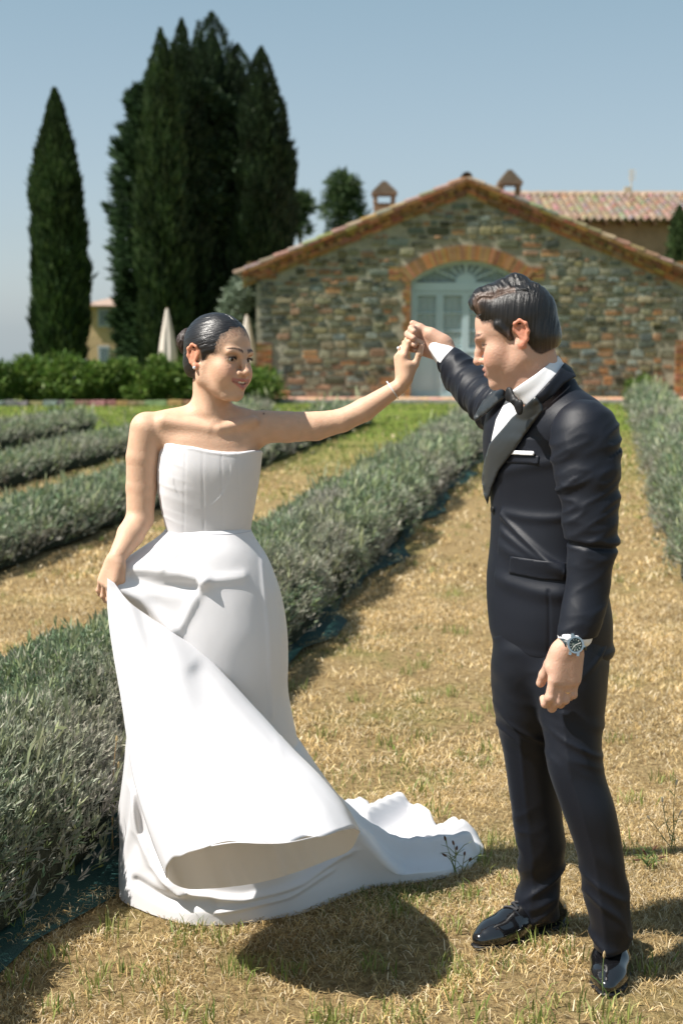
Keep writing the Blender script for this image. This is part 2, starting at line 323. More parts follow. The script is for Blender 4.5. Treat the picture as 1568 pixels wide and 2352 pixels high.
# ------------------------------------------------------------------ stone house
HY = 33.3
def hx(x): return P(x, 900, HY)[0]
def hz(y): return P(800, y, HY)[2]
ZB = 0.0
HC = (.40, .175, .055); HBR = [(.34, .175, .075), (.29, .145, .06), (.38, .215, .10), (.27, .155, .08), (.23, .12, .06)]
def house():
    root = empty('stone_house', (hx(1065), HY+6, 0), 'rubble stone farm building with arched pale blue glass door and brick gable edge', 'house')
    xl, xr, xa = hx(590), hx(1582), hx(1065); za = hz(412); slope = (hz(412)-hz(612))/(xa-xl)
    def roof(x): return za-abs(x-xa)*slope
    dxl, dxr, dc = hx(942), hx(1194), hx(1068); dsp = hz(645); dtop = hz(598)
    rise = dtop-dsp; hw = (dxr-dxl)/2; R = (hw*hw+rise*rise)/(2*rise); cz = dtop-R
    def arch(x, off=0):
        t = (R+off)**2-(x-dc)**2; return cz+math.sqrt(max(t, 0))
    # wall with the door hole (front face pieces, 0.5 m deep)
    A = Acc(); xs = np.unique(np.concatenate([np.linspace(xl, dxl, 6), np.linspace(dxl, dxr, 15), np.linspace(dxr, xr, 6), [xa]]))
    V = []; Fc = []
    for i in range(len(xs)-1):
        a, b = xs[i], xs[i+1]; inn = a >= dxl-1e-6 and b <= dxr+1e-6
        za_, zb_ = (arch(a), arch(b)) if inn else (0, 0)
        k = len(V)
        V += [(a, HY, za_), (b, HY, zb_), (b, HY, roof(b)), (a, HY, roof(a)), (a, HY+.5, za_), (b, HY+.5, zb_), (b, HY+.5, roof(b)), (a, HY+.5, roof(a))]
        Fc += [(k, k+1, k+2, k+3), (k+5, k+4, k+7, k+6), (k, k+4, k+5, k+1), (k+3, k+2, k+6, k+7)]
    for x, n in ((xl, 1), (xr, -1)):
        k = len(V); ze = roof(x); V += [(x, HY, 0), (x, HY+13, 0), (x, HY+13, ze), (x, HY, ze)]; Fc += [(k, k+1, k+2, k+3)]
    k = len(V); V += [(dxl, HY, 0), (dxl, HY+.5, 0), (dxl, HY+.5, arch(dxl)), (dxl, HY, arch(dxl)), (dxr, HY, 0), (dxr, HY+.5, 0), (dxr, HY+.5, arch(dxr)), (dxr, HY, arch(dxr))]
    Fc += [(k, k+1, k+2, k+3), (k+5, k+4, k+7, k+6)]
    k = len(V); V += [(xl, HY+13, 0), (xr, HY+13, 0), (xr, HY+13, roof(xr)), (xa, HY+13, roof(xa)), (xl, HY+13, roof(xl))]; Fc += [(k, k+4, k+3, k+2, k+1)]
    mesh('wall', V, Fc, M['mortar'], root)
    # rubble stones
    pal = [(.17, .165, .10), (.21, .19, .11), (.13, .14, .10), (.10, .105, .08), (.24, .20, .10), (.19, .155, .08), (.28, .25, .16), (.15, .165, .14), (.30, .17, .09), (.33, .20, .12), (.09, .085, .05), (.22, .23, .18), (.27, .215, .13)]
    st = []; z = .02; rn = random.Random(5)
    while z < za-.3:
        h = rn.choice([.07, .10, .12, .15, .19]); x = xl+rn.random()*.1+.02
        while x < xr-.05:
            w = h*rn.uniform(.9, 2.7)+.03; hh = h*rn.uniform(.55, 1.12); cx, czz = x+w/2, z+h/2+rn.uniform(-.035, .035)
            x += w+rn.uniform(.012, .04)
            if x > xr-.02: continue
            if czz+hh/2 > min(roof(cx-w/2), roof(cx+w/2))-.34: continue
            nearq = ((cx-w/2 < xl+.36 and czz < hz(785)) or (cx+w/2 > xr-.36 and czz < hz(780)))
            nearb = (cx-w/2 < xl+.62 or cx+w/2 > xr-.62) and czz > hz(640)-.05 and czz < hz(600)
            if nearq or nearb: continue
            if dxl-.22 < cx+w/2 and cx-w/2 < dxr+.22 and czz-hh/2 < dsp+.05: continue
            r2 = math.hypot(cx-dc, czz-cz)
            if abs(cx-dc) < hw+.62 and czz > dsp-.1 and czz-hh/2 < arch(min(max(cx, dxl), dxr), .42)+.02 and r2 < R+.62: continue
            quo = (cx-w/2 < xl+.3 or cx+w/2 > xr-.3)
            if rn.random() < .08 and not quo:      # thin brick slips between the stones
                for q in range(2): st.append((cx, czz-hh/4+q*hh/2, w, hh*.36, rn.choice(HBR), .018))
                continue
            c = rn.choice(pal); v = rn.uniform(.55, 1.15); c = tuple(min(1, q*v) for q in (c[0]*.92, c[1], c[2]*1.08))
            if quo: c = (.14*v, .15*v, .12*v)
            st.append((cx, czz, w, hh, c, rn.uniform(.02, .055)))
        z += h+.018
    st.sort(key=lambda s: -s[2]*s[3])
    def stone(A, cx, cz_, w, h, c, pr):
        n = 9; ph = rn.random(); out = []; 
        for k in range(n):
            a = 2*math.pi*(k+ph*.5)/n; ca, sa = math.cos(a), math.sin(a); e = .36
            out.append((cx+w/2*math.copysign(abs(ca)**e, ca)*rn.uniform(.88, 1.03), cz_+h/2*math.copysign(abs(sa)**e, sa)*rn.uniform(.86, 1.04)))
        V = [(x, HY+.01, z_) for x, z_ in out]+[(cx+(x-cx)*.97, HY-pr*.6, cz_+(z_-cz_)*.97) for x, z_ in out]+[(cx+(x-cx)*.8, HY-pr*rn.uniform(.85, 1.15), cz_+(z_-cz_)*.78) for x, z_ in out]
        f = [(j*n+k, (j+1)*n+k, (j+1)*n+(k+1) % n, j*n+(k+1) % n)[::-1] for j in (0, 1) for k in range(n)]+[tuple(2*n+k for k in range(n))]
        A.add(V, f, c)
    for s in st[:300]:
        A = Acc(); stone(A, *s); A.build('stone', M['stone'], root)
    A = Acc()
    for s in st[300:]: stone(A, *s)
    A.build('small_stones', M['stone'], root)['kind'] = 'stuff'
    # brickwork: jambs, arch ring, shoulders, corner piers, cornice blocks
    B = Acc(); bh, bl = .056, .25
    def brick(cx, cz_, w, h, R_=None, dep=.06, y=HY-.01): B.box((cx, y+dep/2-.04, cz_), (w/2, dep/2, h/2), tuple(q*rn.uniform(.8, 1.2) for q in rn.choice(HBR)), R_)
    def pier(x0, x1, z0, z1, y=HY-.015):
        z = z0; k = 0
        while z+bh <= z1+.001:
            x = x0; k += 1; first = (k % 2)*.5+.5
            while x < x1-.02:
                w = min((.24 if x > x0 else .24*first), x1-x); brick(x+w/2, z+bh/2, w-.012, bh-.010, y=y+rn.uniform(-.004, .004)); x += w
            z += bh+.004
    for k, zz in enumerate(np.arange(0.02, dsp-.02, .18)):      # toothed jambs
        e = .20 if k % 2 else .13
        pier(dxl-e, dxl, zz, zz+.18); pier(dxr, dxr+e, zz, zz+.18)
    n = 78; a0 = math.asin((hw+.02)/R)
    for i in range(n):
        a = -a0*1.02+2*a0*1.02*(i+.5)/n; r0, r1 = R, R+.34; rm = (r0+r1)/2
        brick(dc+math.sin(a)*rm, cz+math.cos(a)*rm, 2*a0*rm/n*.86, r1-r0, roty(a), y=HY-.03+rn.uniform(-.004, .004))
    pier(dxl-.52, dxl-.0, dsp+.02, dsp+.33); pier(dxr+.0, dxr+.52, dsp+.02, dsp+.33)
    pier(xl, xl+.36, .02, hz(785)); pier(xr-.36, xr, .02, hz(780))
    for x0, s in ((xl, 1), (xr, -1)):
        zz = hz(640)
        for k, (e, hgt) in enumerate(((.0, .06), (.05, .08), (.12, .10), (.20, .14))):
            a, b = (x0-e, x0+.48) if s > 0 else (x0-.48, x0+e)
            pier(a, b, zz, zz+hgt, HY-.03-e*.4); zz += hgt+.008
    # raking verge, courses stepping outwards
    for sg in (-1, 1):
        L = abs((xl if sg < 0 else xr)-xa)+.30; ang = math.atan(slope)*(1 if sg < 0 else -1)*-1
        for k, (off, th, pr) in enumerate(((-.33, .065, .05), (-.262, .065, .09), (-.18, .085, .05), (-.10, .085, .13), (-.03, .05, .18))):
            s_ = 0.0; Ls = L/math.cos(ang)
            while s_ < Ls-.02:
                w = (.26, .26, .11, .27, .30)[k]; w = min(w, Ls-s_); m_ = s_+w/2
                cx = xa+sg*m_*math.cos(ang); cz_ = za-m_*math.sin(abs(ang))+off+rn.uniform(-.004, .004)
                prr = pr+(.04 if k == 2 and int(s_/.11) % 2 else 0)
                B.box((cx, HY-prr/2+.05, cz_), (w/2*.955, prr/2+.06, th/2*.93), tuple(q*rn.uniform(.75, 1.2) for q in rn.choice(HBR)), roty(ang*-1 if False else (math.atan(slope) if sg > 0 else -math.atan(slope))))
                s_ += w
    o = B.build('brickwork', M['brick'], root); o['kind'] = 'stuff'
    # roof: barrel tiles over both slopes
    T = Acc(); tc = [(.27, .20, .14), (.24, .175, .12), (.31, .235, .165), (.21, .16, .115), (.28, .195, .13)]
    for sg in (-1, 1):
        L = (abs((xl if sg < 0 else xr)-xa)+.38)/math.cos(math.atan(slope)); an = math.atan(slope); ux = np.array([sg*math.cos(an), 0, -math.sin(an)]); un = np.array([sg*math.sin(an), 0, math.cos(an)])
        o_ = np.array([xa, HY, za+.0])
        k = len(T.V); p = [o_+ux*L*a+np.array([0, b, 0])+un*.0 for a, b in ((0, -.14), (1, -.14), (1, 13), (0, 13))]; q = [v-un*.05 for v in p]
        T.add(p+q, [(0, 1, 2, 3), (4, 7, 6, 5), (0, 4, 5, 1), (1, 5, 6, 2)] if sg < 0 else [(3, 2, 1, 0), (5, 6, 7, 4), (1, 5, 4, 0), (2, 6, 5, 1)], (.25, .18, .12))
        for c_ in range(28 if sg < 0 else 10):
            yy = HY-.10+c_*.24
            for j in range(int(L/.36)+1):
                a = o_+ux*min(j*.36, L-.3)+un*.012+np.array([0, yy-HY, 0]); b = a+ux*.42-un*.0+un*.02; V = []
                for e, (pp, rr) in enumerate(((a, .078), (b, .098))):
                    for m in range(6):
                        t = math.pi*m/5; V.append(pp+np.array([0, 1, 0])*math.cos(t)*rr+un*math.sin(t)*rr*.75)
                T.add(V, [(m, m+1, m+7, m+6) for m in range(5)], tuple(q*rn.uniform(.7, 1.25) for q in rn.choice(tc)))
    for j in range(34):    # ridge tiles
        V = []; yy = HY-.16+j*.38
        for dy, rr in ((0, .13), (.42, .11)):
            for m in range(7):
                t = math.pi*m/6; V.append((xa+math.cos(t)*rr, yy+dy, za+.03+math.sin(t)*rr))
        T.add(V, [(m, m+1, m+8, m+7) for m in range(6)], (.42, .30, .18))
    o = T.build('roof_tiles', M['tile'], root); o['kind'] = 'stuff'
    # door
    dr = mesh('arched_door', [(0, 0, 0)], [], M['paint'], root) if False else None
    A = Acc(); yd = HY+.22
    def bar(A, x0, x1, z0, z1, d=.05, y=yd): A.box(((x0+x1)/2, y, (z0+z1)/2), ((x1-x0)/2, d, (z1-z0)/2))
    fr = .075; ztr0, ztr1 = hz(668), hz(648)
    bar(A, dxl+.004, dxl+fr, .02, arch(dxl+fr)-.0, .07); bar(A, dxr-fr, dxr-.004, .02, arch(dxl+fr), .07); bar(A, dxl+fr, dxr-fr, ztr0, ztr1, .075)
    for i in range(22):
        a = -a0+2*a0*(i+.5)/22; rm = R-.045; A.box((dc+math.sin(a)*rm, yd, cz+math.cos(a)*rm), (a0*rm/22*1.06, .068, .045), R=roty(a))
    bar(A, dc-.035, dc+.035, ztr1, dtop-.08, .055)
    for a in (-68, -46, -24, 24, 46, 68):
        t = math.radians(a); s_ = .1; L = 0
        while True:
            x, z_ = dc+math.sin(t)*(L+.05), ztr1+math.cos(t)*(L+.05)
            if abs(x-dc) > hw-.1 or z_ > arch(x)-.08: break
            L += .05
        A.box((dc+math.sin(t)*L/2, yd+.0, ztr1+.0+math.cos(t)*L/2), (.022, .04, L/2), R=roty(t))
    nseg = 10; V = [(dc+.24*math.cos(math.pi*i/nseg), y_, ztr1+.2*math.sin(math.pi*i/nseg)) for y_ in (yd-.06, yd+.05) for i in range(nseg+1)]
    A.add(V, [tuple(range(nseg+1)), tuple(range(2*nseg+1, nseg, -1))]+[(i, i+nseg+1, i+nseg+2, i+1) for i in range(nseg)])
    frame = A.build('door_frame', M['paint'], root)
    lv = (dxr-dxl-2*fr)/4
    for i in range(4):
        x0 = dxl+fr+i*lv+.004; x1 = x0+lv-.008; A = Acc(); s_ = .075; zt = ztr0-.01; zp = hz(800)
        bar(A, x0, x0+s_, .03, zt); bar(A, x1-s_, x1, .03, zt); bar(A, x0+s_, x1-s_, zt-.09, zt); bar(A, x0+s_, x1-s_, zp-.09, zp); bar(A, x0+s_, x1-s_, .03, .17)
        bar(A, x0+s_, x1-s_, .17, zp-.09, .02)
        bar(A, x0+s_+.07, x1-s_-.07, .25, zp-.17, .035)
        L = A.build('door', M['paint'], root)
        n_ = 3
        for k in range(n_):
            za_, zb_ = zp+(zt-.09-zp)*k/n_, zp+(zt-.09-zp)*(k+1)/n_
            C = Acc(); C.box(((x0+x1)/2, yd+.01, (za_+zb_)/2), ((x1-x0)/2-s_, .004, (zb_-za_)/2-.012)); C.build('pane', M['glass'], L)
            if k: C = Acc(); C.box(((x0+x1)/2, yd, za_), ((x1-x0)/2-s_, .025, .013)); C.build('glazing_bar', M['paint'], L)
        if i in (1, 2):
            C = Acc(); hxp = x1-.03 if i == 1 else x0+.03; C.box((hxp, yd-.065, 1.05), (.012, .015, .07)); C.tube([(hxp, yd-.09, 1.05), (hxp+(-.1 if i == 1 else .1), yd-.09, 1.05)], .01); C.build('handle', M['metal'], L)
    C = Acc(); C.box((dc, yd+.012, (ztr1+dtop)/2-.04), (hw-.09, .004, (dtop-ztr1)/2-.02)); 
    # fanlight glass follows the arch
    m = 16; V = [(dc, yd+.012, ztr1)]+[(x, yd+.012, arch(x)-.05) for x in np.linspace(dxl+fr, dxr-fr, m)]
    fo = mesh('fanlight_pane', V, [(0, i+1, i+2) for i in range(m-1)], M['glass'], frame)
    # curtains gathered behind the glass
    V = []; m = 120
    for i in range(m+1):
        x = dxl+.05+(dxr-dxl-.1)*i/m; y = yd+.13+.025*math.sin(i*.9)+.012*math.sin(i*2.3)
        V += [(x, y, .1), (x, y, arch(min(max(x, dxl+.06), dxr-.06))-.06)]
    o = mesh('curtain', V, [(2*i, 2*i+2, 2*i+3, 2*i+1) for i in range(m) if abs(i/m-.5) > .012], M['curtain'], root, smooth=True)
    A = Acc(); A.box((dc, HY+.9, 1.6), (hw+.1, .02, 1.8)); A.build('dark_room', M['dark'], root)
house()
# patio strip and step in front of the house
A = Acc(); rn = random.Random(3); x = hx(480)
while x < hx(1680):
    for r in range(4):
        A.box((x+.125+(r % 2)*.06, HY-.18-r*.27, .05), (.12, .128, .03), tuple(q*rn.uniform(.8, 1.15) for q in (.55, .33, .22)))
    x += .254
o = A.build('patio', M['brick']); tag(o, 'terracotta paving strip along the foot of the stone house', kind='structure')
A = Acc(); x = hx(480)
while x < hx(1680): A.box((x+.5, HY-1.32, .035), (.49, .06, .04), (.33, .32, .29)); x += 1.0
tag(A.build('kerb', M['stone']), 'low grey stone kerb along the terracotta paving', kind='structure')
# ------------------------------------------------------------------ chimneys and the far roof
def chimney(x, ytop, ybase, d, w, lab, open_=True):
    top = P(x, ytop, d); bz = P(x, ybase, d)[2]; r = empty('chimney', (top[0], d, bz-1), lab, 'chimney', 'chimneys behind the gable')
    A = Acc(); zc = bz+(top[2]-bz)*.36; A.box((top[0], d, (bz-1.4+bz)/2), (w*.42, w*.42, .7), (.24, .15, .09))
    for sx in (-1, 1):
        for sy in (-1, 1): A.box((top[0]+sx*w*.36, d+sy*w*.36, (bz+zc)/2), (w*.08, w*.08, (zc-bz)/2), (.28, .18, .11))
    A.build('stack', M['brick'], r); A = Acc(); A.box((top[0], d, zc+.03), (w*.52, w*.52, .03), (.2, .14, .10))
    n = 6
    for k in range(n):
        z0 = zc+.06+(top[2]-zc-.06)*k/n; z1 = zc+.06+(top[2]-zc-.06)*(k+1)/n; q = w*.5*(1-k/n*.92)
        A.box((top[0], d, (z0+z1)/2), (q, q, (z1-z0)/2-.004), (.19-.02*(k % 2), .14, .10))
    A.build('cap', M['tile'], r)
chimney(882, 416, 468, 38, .64, 'brick chimney with open sides and pyramid cap left of the gable peak')
chimney(1170, 390, 446, 39, .62, 'brick chimney with pyramid cap right of the gable peak')
def far_building():
    d = 44.0; a = P(1215, 447, d+3); b = P(1640, 447, d+3); ez = P(1400, 506, d)[2]
    x0, x1 = P(1150, 505, d)[0], P(1700, 505, d)[0]; r = empty('long_building', ((x0+x1)/2, d+3, 0), 'long low building with terracotta tiled roof behind the gable at the right', 'building')
    rn = random.Random(8); mesh('wall', [(x0, d+.5, 0), (x1, d+.5, 0), (x1, d+.5, ez), (x0, d+.5, ez), (x0, d+6, 0), (x0, d+6, ez)], [(0, 1, 2, 3), (4, 0, 3, 5)], mat('far_wall', (.30, .21, .13), .95, noise=.3, nscale=2), r)
    T = Acc(); rz = a[2]; p = [(x0, d, ez), (x1, d, ez), (x1, d+3.2, rz), (x0, d+3.2, rz)]; T.add(p+[(x0, d+6.4, ez), (x1, d+6.4, ez)], [(0, 1, 2, 3), (3, 2, 5, 4)], (.25, .18, .13))
    dv = np.array([0, 3.2, rz-ez]); Ls = np.linalg.norm(dv); dv /= Ls; un = np.array([0, -dv[2], dv[1]]); x = x0
    while x < x1:
        for j in range(int(Ls/.37)+1):
            p0 = np.array([x, d, ez])+dv*min(j*.37, Ls-.38)-dv*.04; V = []
            for pp, rr, lift in ((p0, .092, .035), (p0+dv*.42, .07, .012)):
                for m in range(5):
                    t = math.pi*m/4; V.append(pp+np.array([1, 0, 0])*math.cos(t)*rr+un*(math.sin(t)*rr*.9+lift))
            T.add(V, [(m, m+5, m+6, m+1) for m in range(4)]+[(0, 1, 2, 3, 4)], tuple(q*rn.uniform(.75, 1.2) for q in rn.choice([(.30, .23, .17), (.28, .22, .165), (.33, .26, .195), (.29, .22, .155)])))
        x += .235
    x = x0
    while x < x1:
        T.tube([(x, d+3.2, rz+.03), (x+.42, d+3.2, rz+.05)], .10, 6, (.40, .30, .22)); x += .4
    o = T.build('roof_tiles', M['tile'], r); o['kind'] = 'stuff'
    A = Acc(); x = x0+.2
    while x < x1: A.box((x, d+.3, ez-.07), (.05, .3, .05), (.2, .12, .07)); x += .5
    A.build('rafters', M['brick'], r)['kind'] = 'stuff'
far_building()
A = Acc(); p = P(1448, 445, 46); A.tube([p-np.array([0, 0, .2]), p+np.array([0, 0, .75])], .02, 5); 
for k in range(4): A.tube([p+np.array([-.1-.0*k, 0, .45+k*.09]), p+np.array([.14, 0, .45+k*.09])], .012, 4)
A.box(p+np.array([-.12, 0, .12]), (.1, .06, .09)); tag(A.build('aerial', mat('aerial', (.5, .42, .3), .6)), 'thin television aerial standing on the far tiled ridge', 'aerial')
def left_house():
    d = 52; x0, x1 = P(196, 700, d)[0], P(330, 700, d)[0]; ez = P(230, 702, d)[2]; r = empty('farmhouse', ((x0+x1)/2, d+3, 0), 'pale yellow farmhouse with two windows between the lone cypress and the tree group', 'house')
    A = Acc(); A.box(((x0+x1)/2, d+3, (ez-8)/2), ((x1-x0)/2, 3, (ez+8)/2)); A.build('wall', M['plaster'], r)
    ap = P(262, 672, d+3)[2]; V = [(x0-.3, d-.3, ez), (x1+.3, d-.3, ez), (x1+.3, d+6.3, ez), (x0-.3, d+6.3, ez), (x0+1.4, d+3, ap), (x1, d+3, ap)]
    mesh('roof', V, [(0, 1, 5, 4), (1, 2, 5), (2, 3, 4, 5), (3, 0, 4), (3, 2, 1, 0)], mat('left_roof', (.34, .25, .2), .9, noise=.4, nscale=6), r)
    for (a, b, c, e) in ((229, 712, 250, 748), (230, 797, 249, 832)):
        p, q = P(a, e, d), P(c, b, d); A = Acc(); A.box(((p[0]+q[0])/2, d-.02, (p[2]+q[2])/2), ((q[0]-p[0])/2+.05, .04, (q[2]-p[2])/2+.05)); f = A.build('window', mat('window_frame', (.33, .36, .38), .6), r)
        for s_ in (-1, 1):
            A = Acc(); A.box(((p[0]+q[0])/2+s_*(q[0]-p[0])*.24, d-.065, (p[2]+q[2])/2), ((q[0]-p[0])*.2, .01, (q[2]-p[2])/2-.03)); A.build('pane', mat('dark_pane', (.10, .14, .17), .25, spec=.6), f)
left_house()
# ------------------------------------------------------------------ trees
def leaves(name, base, dirs, L, Wd, col, parent, mt=None):
    "pointed leaf quads"
    n = len(base); sd = np.cross(dirs, RS.randn(n, 3)); sd /= np.linalg.norm(sd, axis=1)[:, None]+1e-9
    mid = base+dirs*(L*.45)[:, None]; tip = base+dirs*L[:, None]; s = sd*(Wd/2)[:, None]
    V = np.stack([base, mid-s, tip, mid+s], 1).reshape(-1, 3); k = np.arange(n)*4
    o = mesh(name, V, np.stack([k, k+1, k+2, k+3], -1), mt or M['leaf'], parent, np.repeat(col, 4, 0)); return o
def cypress(xc, ytop, ybase, wpx, d, label, cat='cypress', n=26000, fat=.42, spiky=0, cols=None, leaf=.30, tops=1, group='tall cypress trees', seed=1):
    R_ = np.random.RandomState(seed); top = P(xc, ytop, d); z0 = P(xc, ybase, d)[2]-.3; H = top[2]-max(z0, -0.5); z0 = max(z0, -.5); cx = top[0]; r0 = wpx/2*d/F
    root = empty('cypress_tree' if cat == 'cypress' else cat+'_tree', (cx, d, z0), label, cat, group)
    A = Acc(); A.tube([(cx, d, z0-.5), (cx+.05, d, z0+H*.4), (cx, d, z0+H*.85)], [r0*.22, r0*.14, .03], 8); A.build('trunk', M['wood'], root)
    tp = [(0, 0, 1.0, 1.0)]+[(R_.uniform(-.55, .55), R_.uniform(-.4, .4), R_.uniform(.84, .985), R_.uniform(.26, .46)) for _ in range(tops-1)]
    def rad(t):   # t 0..1 from the ground
        a_ = np.interp(t, [0, .08, .3, .5, .68, .82, .92, .97, 1], [.72, .93, 1, .93, .76, .52, .27, .12, 0]); b_ = np.interp(t, [0, .08, .4, .7, .82, .9, .96, 1], [.8, .95, 1, .93, .78, .55, .3, 0]); return a_*(1-fat)+b_*fat
    cols = np.array(cols if cols is not None else [(.030, .055, .018), (.040, .07, .022), (.022, .045, .015), (.055, .085, .03)])
    B = []; Dr = []; C = []; LL = []
    for ox, oy, th, rs in tp:
        m = int(n*rs/sum(q[3] for q in tp)); t = R_.rand(m)**.85; a = R_.rand(m)*2*math.pi
        lob = 1+.10*np.sin(a*3+t*9+seed)+.07*np.sin(a*7+t*23)+.06*np.sin(t*41+a*2); rr = rad(t)*r0*(rs if rs < 1 else 1)*lob*(1-.28*R_.rand(m)**2)
        z = z0+t*H*th; hx_ = cx+ox*r0*np.clip(t*1.5, 0, 1); dx, dy = np.cos(a), np.sin(a)
        B.append(np.stack([hx_+dx*rr, d+oy*r0+dy*rr, z], -1)); up = 1.1-.75*spiky
        v = np.stack([dx*(.35+spiky*.8), dy*(.35+spiky*.8), np.full(m, up)], -1)+R_.randn(m, 3)*(.22+.1*spiky); v /= np.linalg.norm(v, axis=1)[:, None]; Dr.append(v)
        cl = vnoise(a*2+5, t*16+5, 1.0, seed); C.append(cols[R_.randint(0, len(cols), m)]*(.55+.9*cl)[:, None]*(.8+.4*R_.rand(m, 1))); LL.append(leaf*(.5+.8*R_.rand(m))*np.interp(t, [0, .7, .9, 1], [1, .9, .5, .35]))
    B, Dr, C, LL = (np.concatenate(q) for q in (B, Dr, C, LL))
    if spiky:      # branches reaching outwards with curled ends
        nb = int(90*spiky); bi = []
        for _ in range(nb):
            t = R_.rand()*.88+.03; a = R_.rand()*2*math.pi; r1 = (rad(np.array(t))*r0)*R_.uniform(.95, 1.32); 
            for s_ in np.linspace(.45, 1, 26):
                q = 9; p = np.array([cx+math.cos(a)*r1*s_, d+math.sin(a)*r1*s_, z0+t*H+s_**2*r1*.55]); bi.append(p+R_.randn(q, 3)*(.16*(1.25-s_)))
        bi = np.concatenate(bi); v = np.stack([(bi[:, 0]-cx), (bi[:, 1]-d), np.full(len(bi), r0*.9)], -1)+R_.randn(len(bi), 3)*.3; v /= np.linalg.norm(v, axis=1)[:, None]
        B = np.concatenate([B, bi]); Dr = np.concatenate([Dr, v]); C = np.concatenate([C, cols[R_.randint(0, len(cols), len(bi))]*(.7+.8*R_.rand(len(bi), 1))]); LL = np.concatenate([LL, leaf*(.4+.6*R_.rand(len(bi)))])
    o = leaves('crown', B, Dr, LL, LL*.24, C, root); o['kind'] = 'stuff' if False else 'part' if False else o.get('kind', '') or ''
    if o.get('kind') == '': del o['kind']
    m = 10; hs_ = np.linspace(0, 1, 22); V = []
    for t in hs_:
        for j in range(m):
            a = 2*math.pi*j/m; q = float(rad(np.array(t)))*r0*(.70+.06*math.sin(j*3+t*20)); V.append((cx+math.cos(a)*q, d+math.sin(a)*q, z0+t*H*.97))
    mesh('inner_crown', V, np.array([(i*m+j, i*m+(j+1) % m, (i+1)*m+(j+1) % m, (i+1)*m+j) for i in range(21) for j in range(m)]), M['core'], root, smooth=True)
    return root
def bushy(name, cx, d, z0, zt, r, label, cat, n=9000, cols=None, leaf=.2, lw=.35, blobs=9, seed=3, group=None, trunk=True, low=.3):
    R_ = np.random.RandomState(seed); root = empty(name, (cx, d, z0), label, cat, group); H = zt-z0
    cols = np.array(cols or [(.05, .10, .025), (.07, .13, .03), (.04, .08, .02)])
    cs = []
    for k in range(blobs):
        a = R_.rand()*2*math.pi; q = R_.rand()**.5*.62; t = R_.rand(); w = math.sin(math.pi*(.15+.75*t))
        cs.append((cx+math.cos(a)*q*r*w, d+math.sin(a)*q*r*w, z0+H*(low+(.88-low)*t), r*(.34+.22*R_.rand())))
    if trunk:
        A = Acc(); A.tube([(cx, d, z0-.3), (cx+.04*r, d, z0+H*.35), (cx, d, z0+H*.7)], [r*.11, r*.08, r*.03], 7)
        for c in cs[:6]: A.tube([(cx, d, z0+H*.3), ((cx+c[0])/2, (d+c[1])/2, z0+H*.45), c[:3]], [r*.05, r*.035, r*.01], 5)
        A.build('trunk', M['wood'], root)
    B = []; V_ = []; C = []
    for k, c in enumerate(cs):
        m = n//blobs; v = R_.randn(m, 3); v /= np.linalg.norm(v, axis=1)[:, None]; rr = c[3]*(.55+.5*R_.rand(m, 1)); p = np.array(c[:3])+v*rr*np.array([1, 1, .8])*(1+.2*np.sin(v[:, :1]*5+k)*np.cos(v[:, 2:]*4))
        B.append(p); w = v+R_.randn(m, 3)*.6+np.array([0, 0, .35]); V_.append(w/np.linalg.norm(w, axis=1)[:, None]); C.append(cols[R_.randint(0, len(cols), m)]*(.7+.6*R_.rand(m, 1)))
    B, V_, C = (np.concatenate(q) for q in (B, V_, C)); ok = B[:, 2] > z0+.02; B, V_, C = B[ok], V_[ok], C[ok]; L = leaf*(.5+.8*R_.rand(len(B)))
    leaves('crown', B, V_, L, L*lw, C, root); return root
DK = [(.022, .042, .016), (.03, .052, .02), (.018, .034, .014)]; MG = [(.05, .085, .03), (.07, .11, .04), (.035, .065, .022)]
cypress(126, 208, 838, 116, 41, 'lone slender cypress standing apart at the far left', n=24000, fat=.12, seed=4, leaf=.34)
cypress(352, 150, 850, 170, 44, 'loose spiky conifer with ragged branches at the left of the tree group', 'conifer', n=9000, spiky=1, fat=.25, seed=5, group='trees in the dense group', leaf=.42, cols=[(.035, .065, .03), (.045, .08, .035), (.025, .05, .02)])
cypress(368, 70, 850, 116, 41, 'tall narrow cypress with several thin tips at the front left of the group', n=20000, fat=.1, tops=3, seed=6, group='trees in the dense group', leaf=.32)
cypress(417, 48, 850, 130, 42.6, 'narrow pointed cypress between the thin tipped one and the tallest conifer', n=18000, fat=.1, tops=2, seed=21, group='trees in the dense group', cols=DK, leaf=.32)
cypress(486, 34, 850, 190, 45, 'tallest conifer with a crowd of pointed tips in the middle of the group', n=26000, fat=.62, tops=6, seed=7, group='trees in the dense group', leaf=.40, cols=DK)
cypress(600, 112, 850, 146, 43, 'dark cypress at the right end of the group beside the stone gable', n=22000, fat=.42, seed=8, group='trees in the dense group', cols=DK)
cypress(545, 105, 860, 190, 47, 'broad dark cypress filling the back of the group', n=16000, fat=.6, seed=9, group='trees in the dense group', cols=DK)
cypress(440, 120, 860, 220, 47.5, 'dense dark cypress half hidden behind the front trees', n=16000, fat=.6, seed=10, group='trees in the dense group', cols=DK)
p = P(475, 120, 43.6); q = P(475, 470, 43.6); bushy('leafy_tree', q[0], 43.2, 0.0, p[2], 1.3, 'greener soft leaved tree showing between the cypress tips', 'tree', n=20000, cols=[(.03, .055, .022), (.045, .075, .03), (.025, .05, .018)], blobs=30, seed=12, group='trees in the dense group', leaf=.24)
p = P(783, 372, 58); bushy('pine_tree', p[0], 58, P(783, 560, 58)[2]-1.0, p[2], 1.02, 'rounded pine with sky showing through behind the left roof slope', 'pine', n=5200, cols=MG, blobs=13, seed=13, leaf=.30, lw=.2)
p = P(688, 420, 56); bushy('pine_tree', p[0], 56, P(688, 560, 56)[2]-1.0, p[2], .72, 'small pine half hidden behind the right hand cypress', 'pine', n=3600, cols=MG, blobs=9, seed=14, leaf=.28, lw=.2)
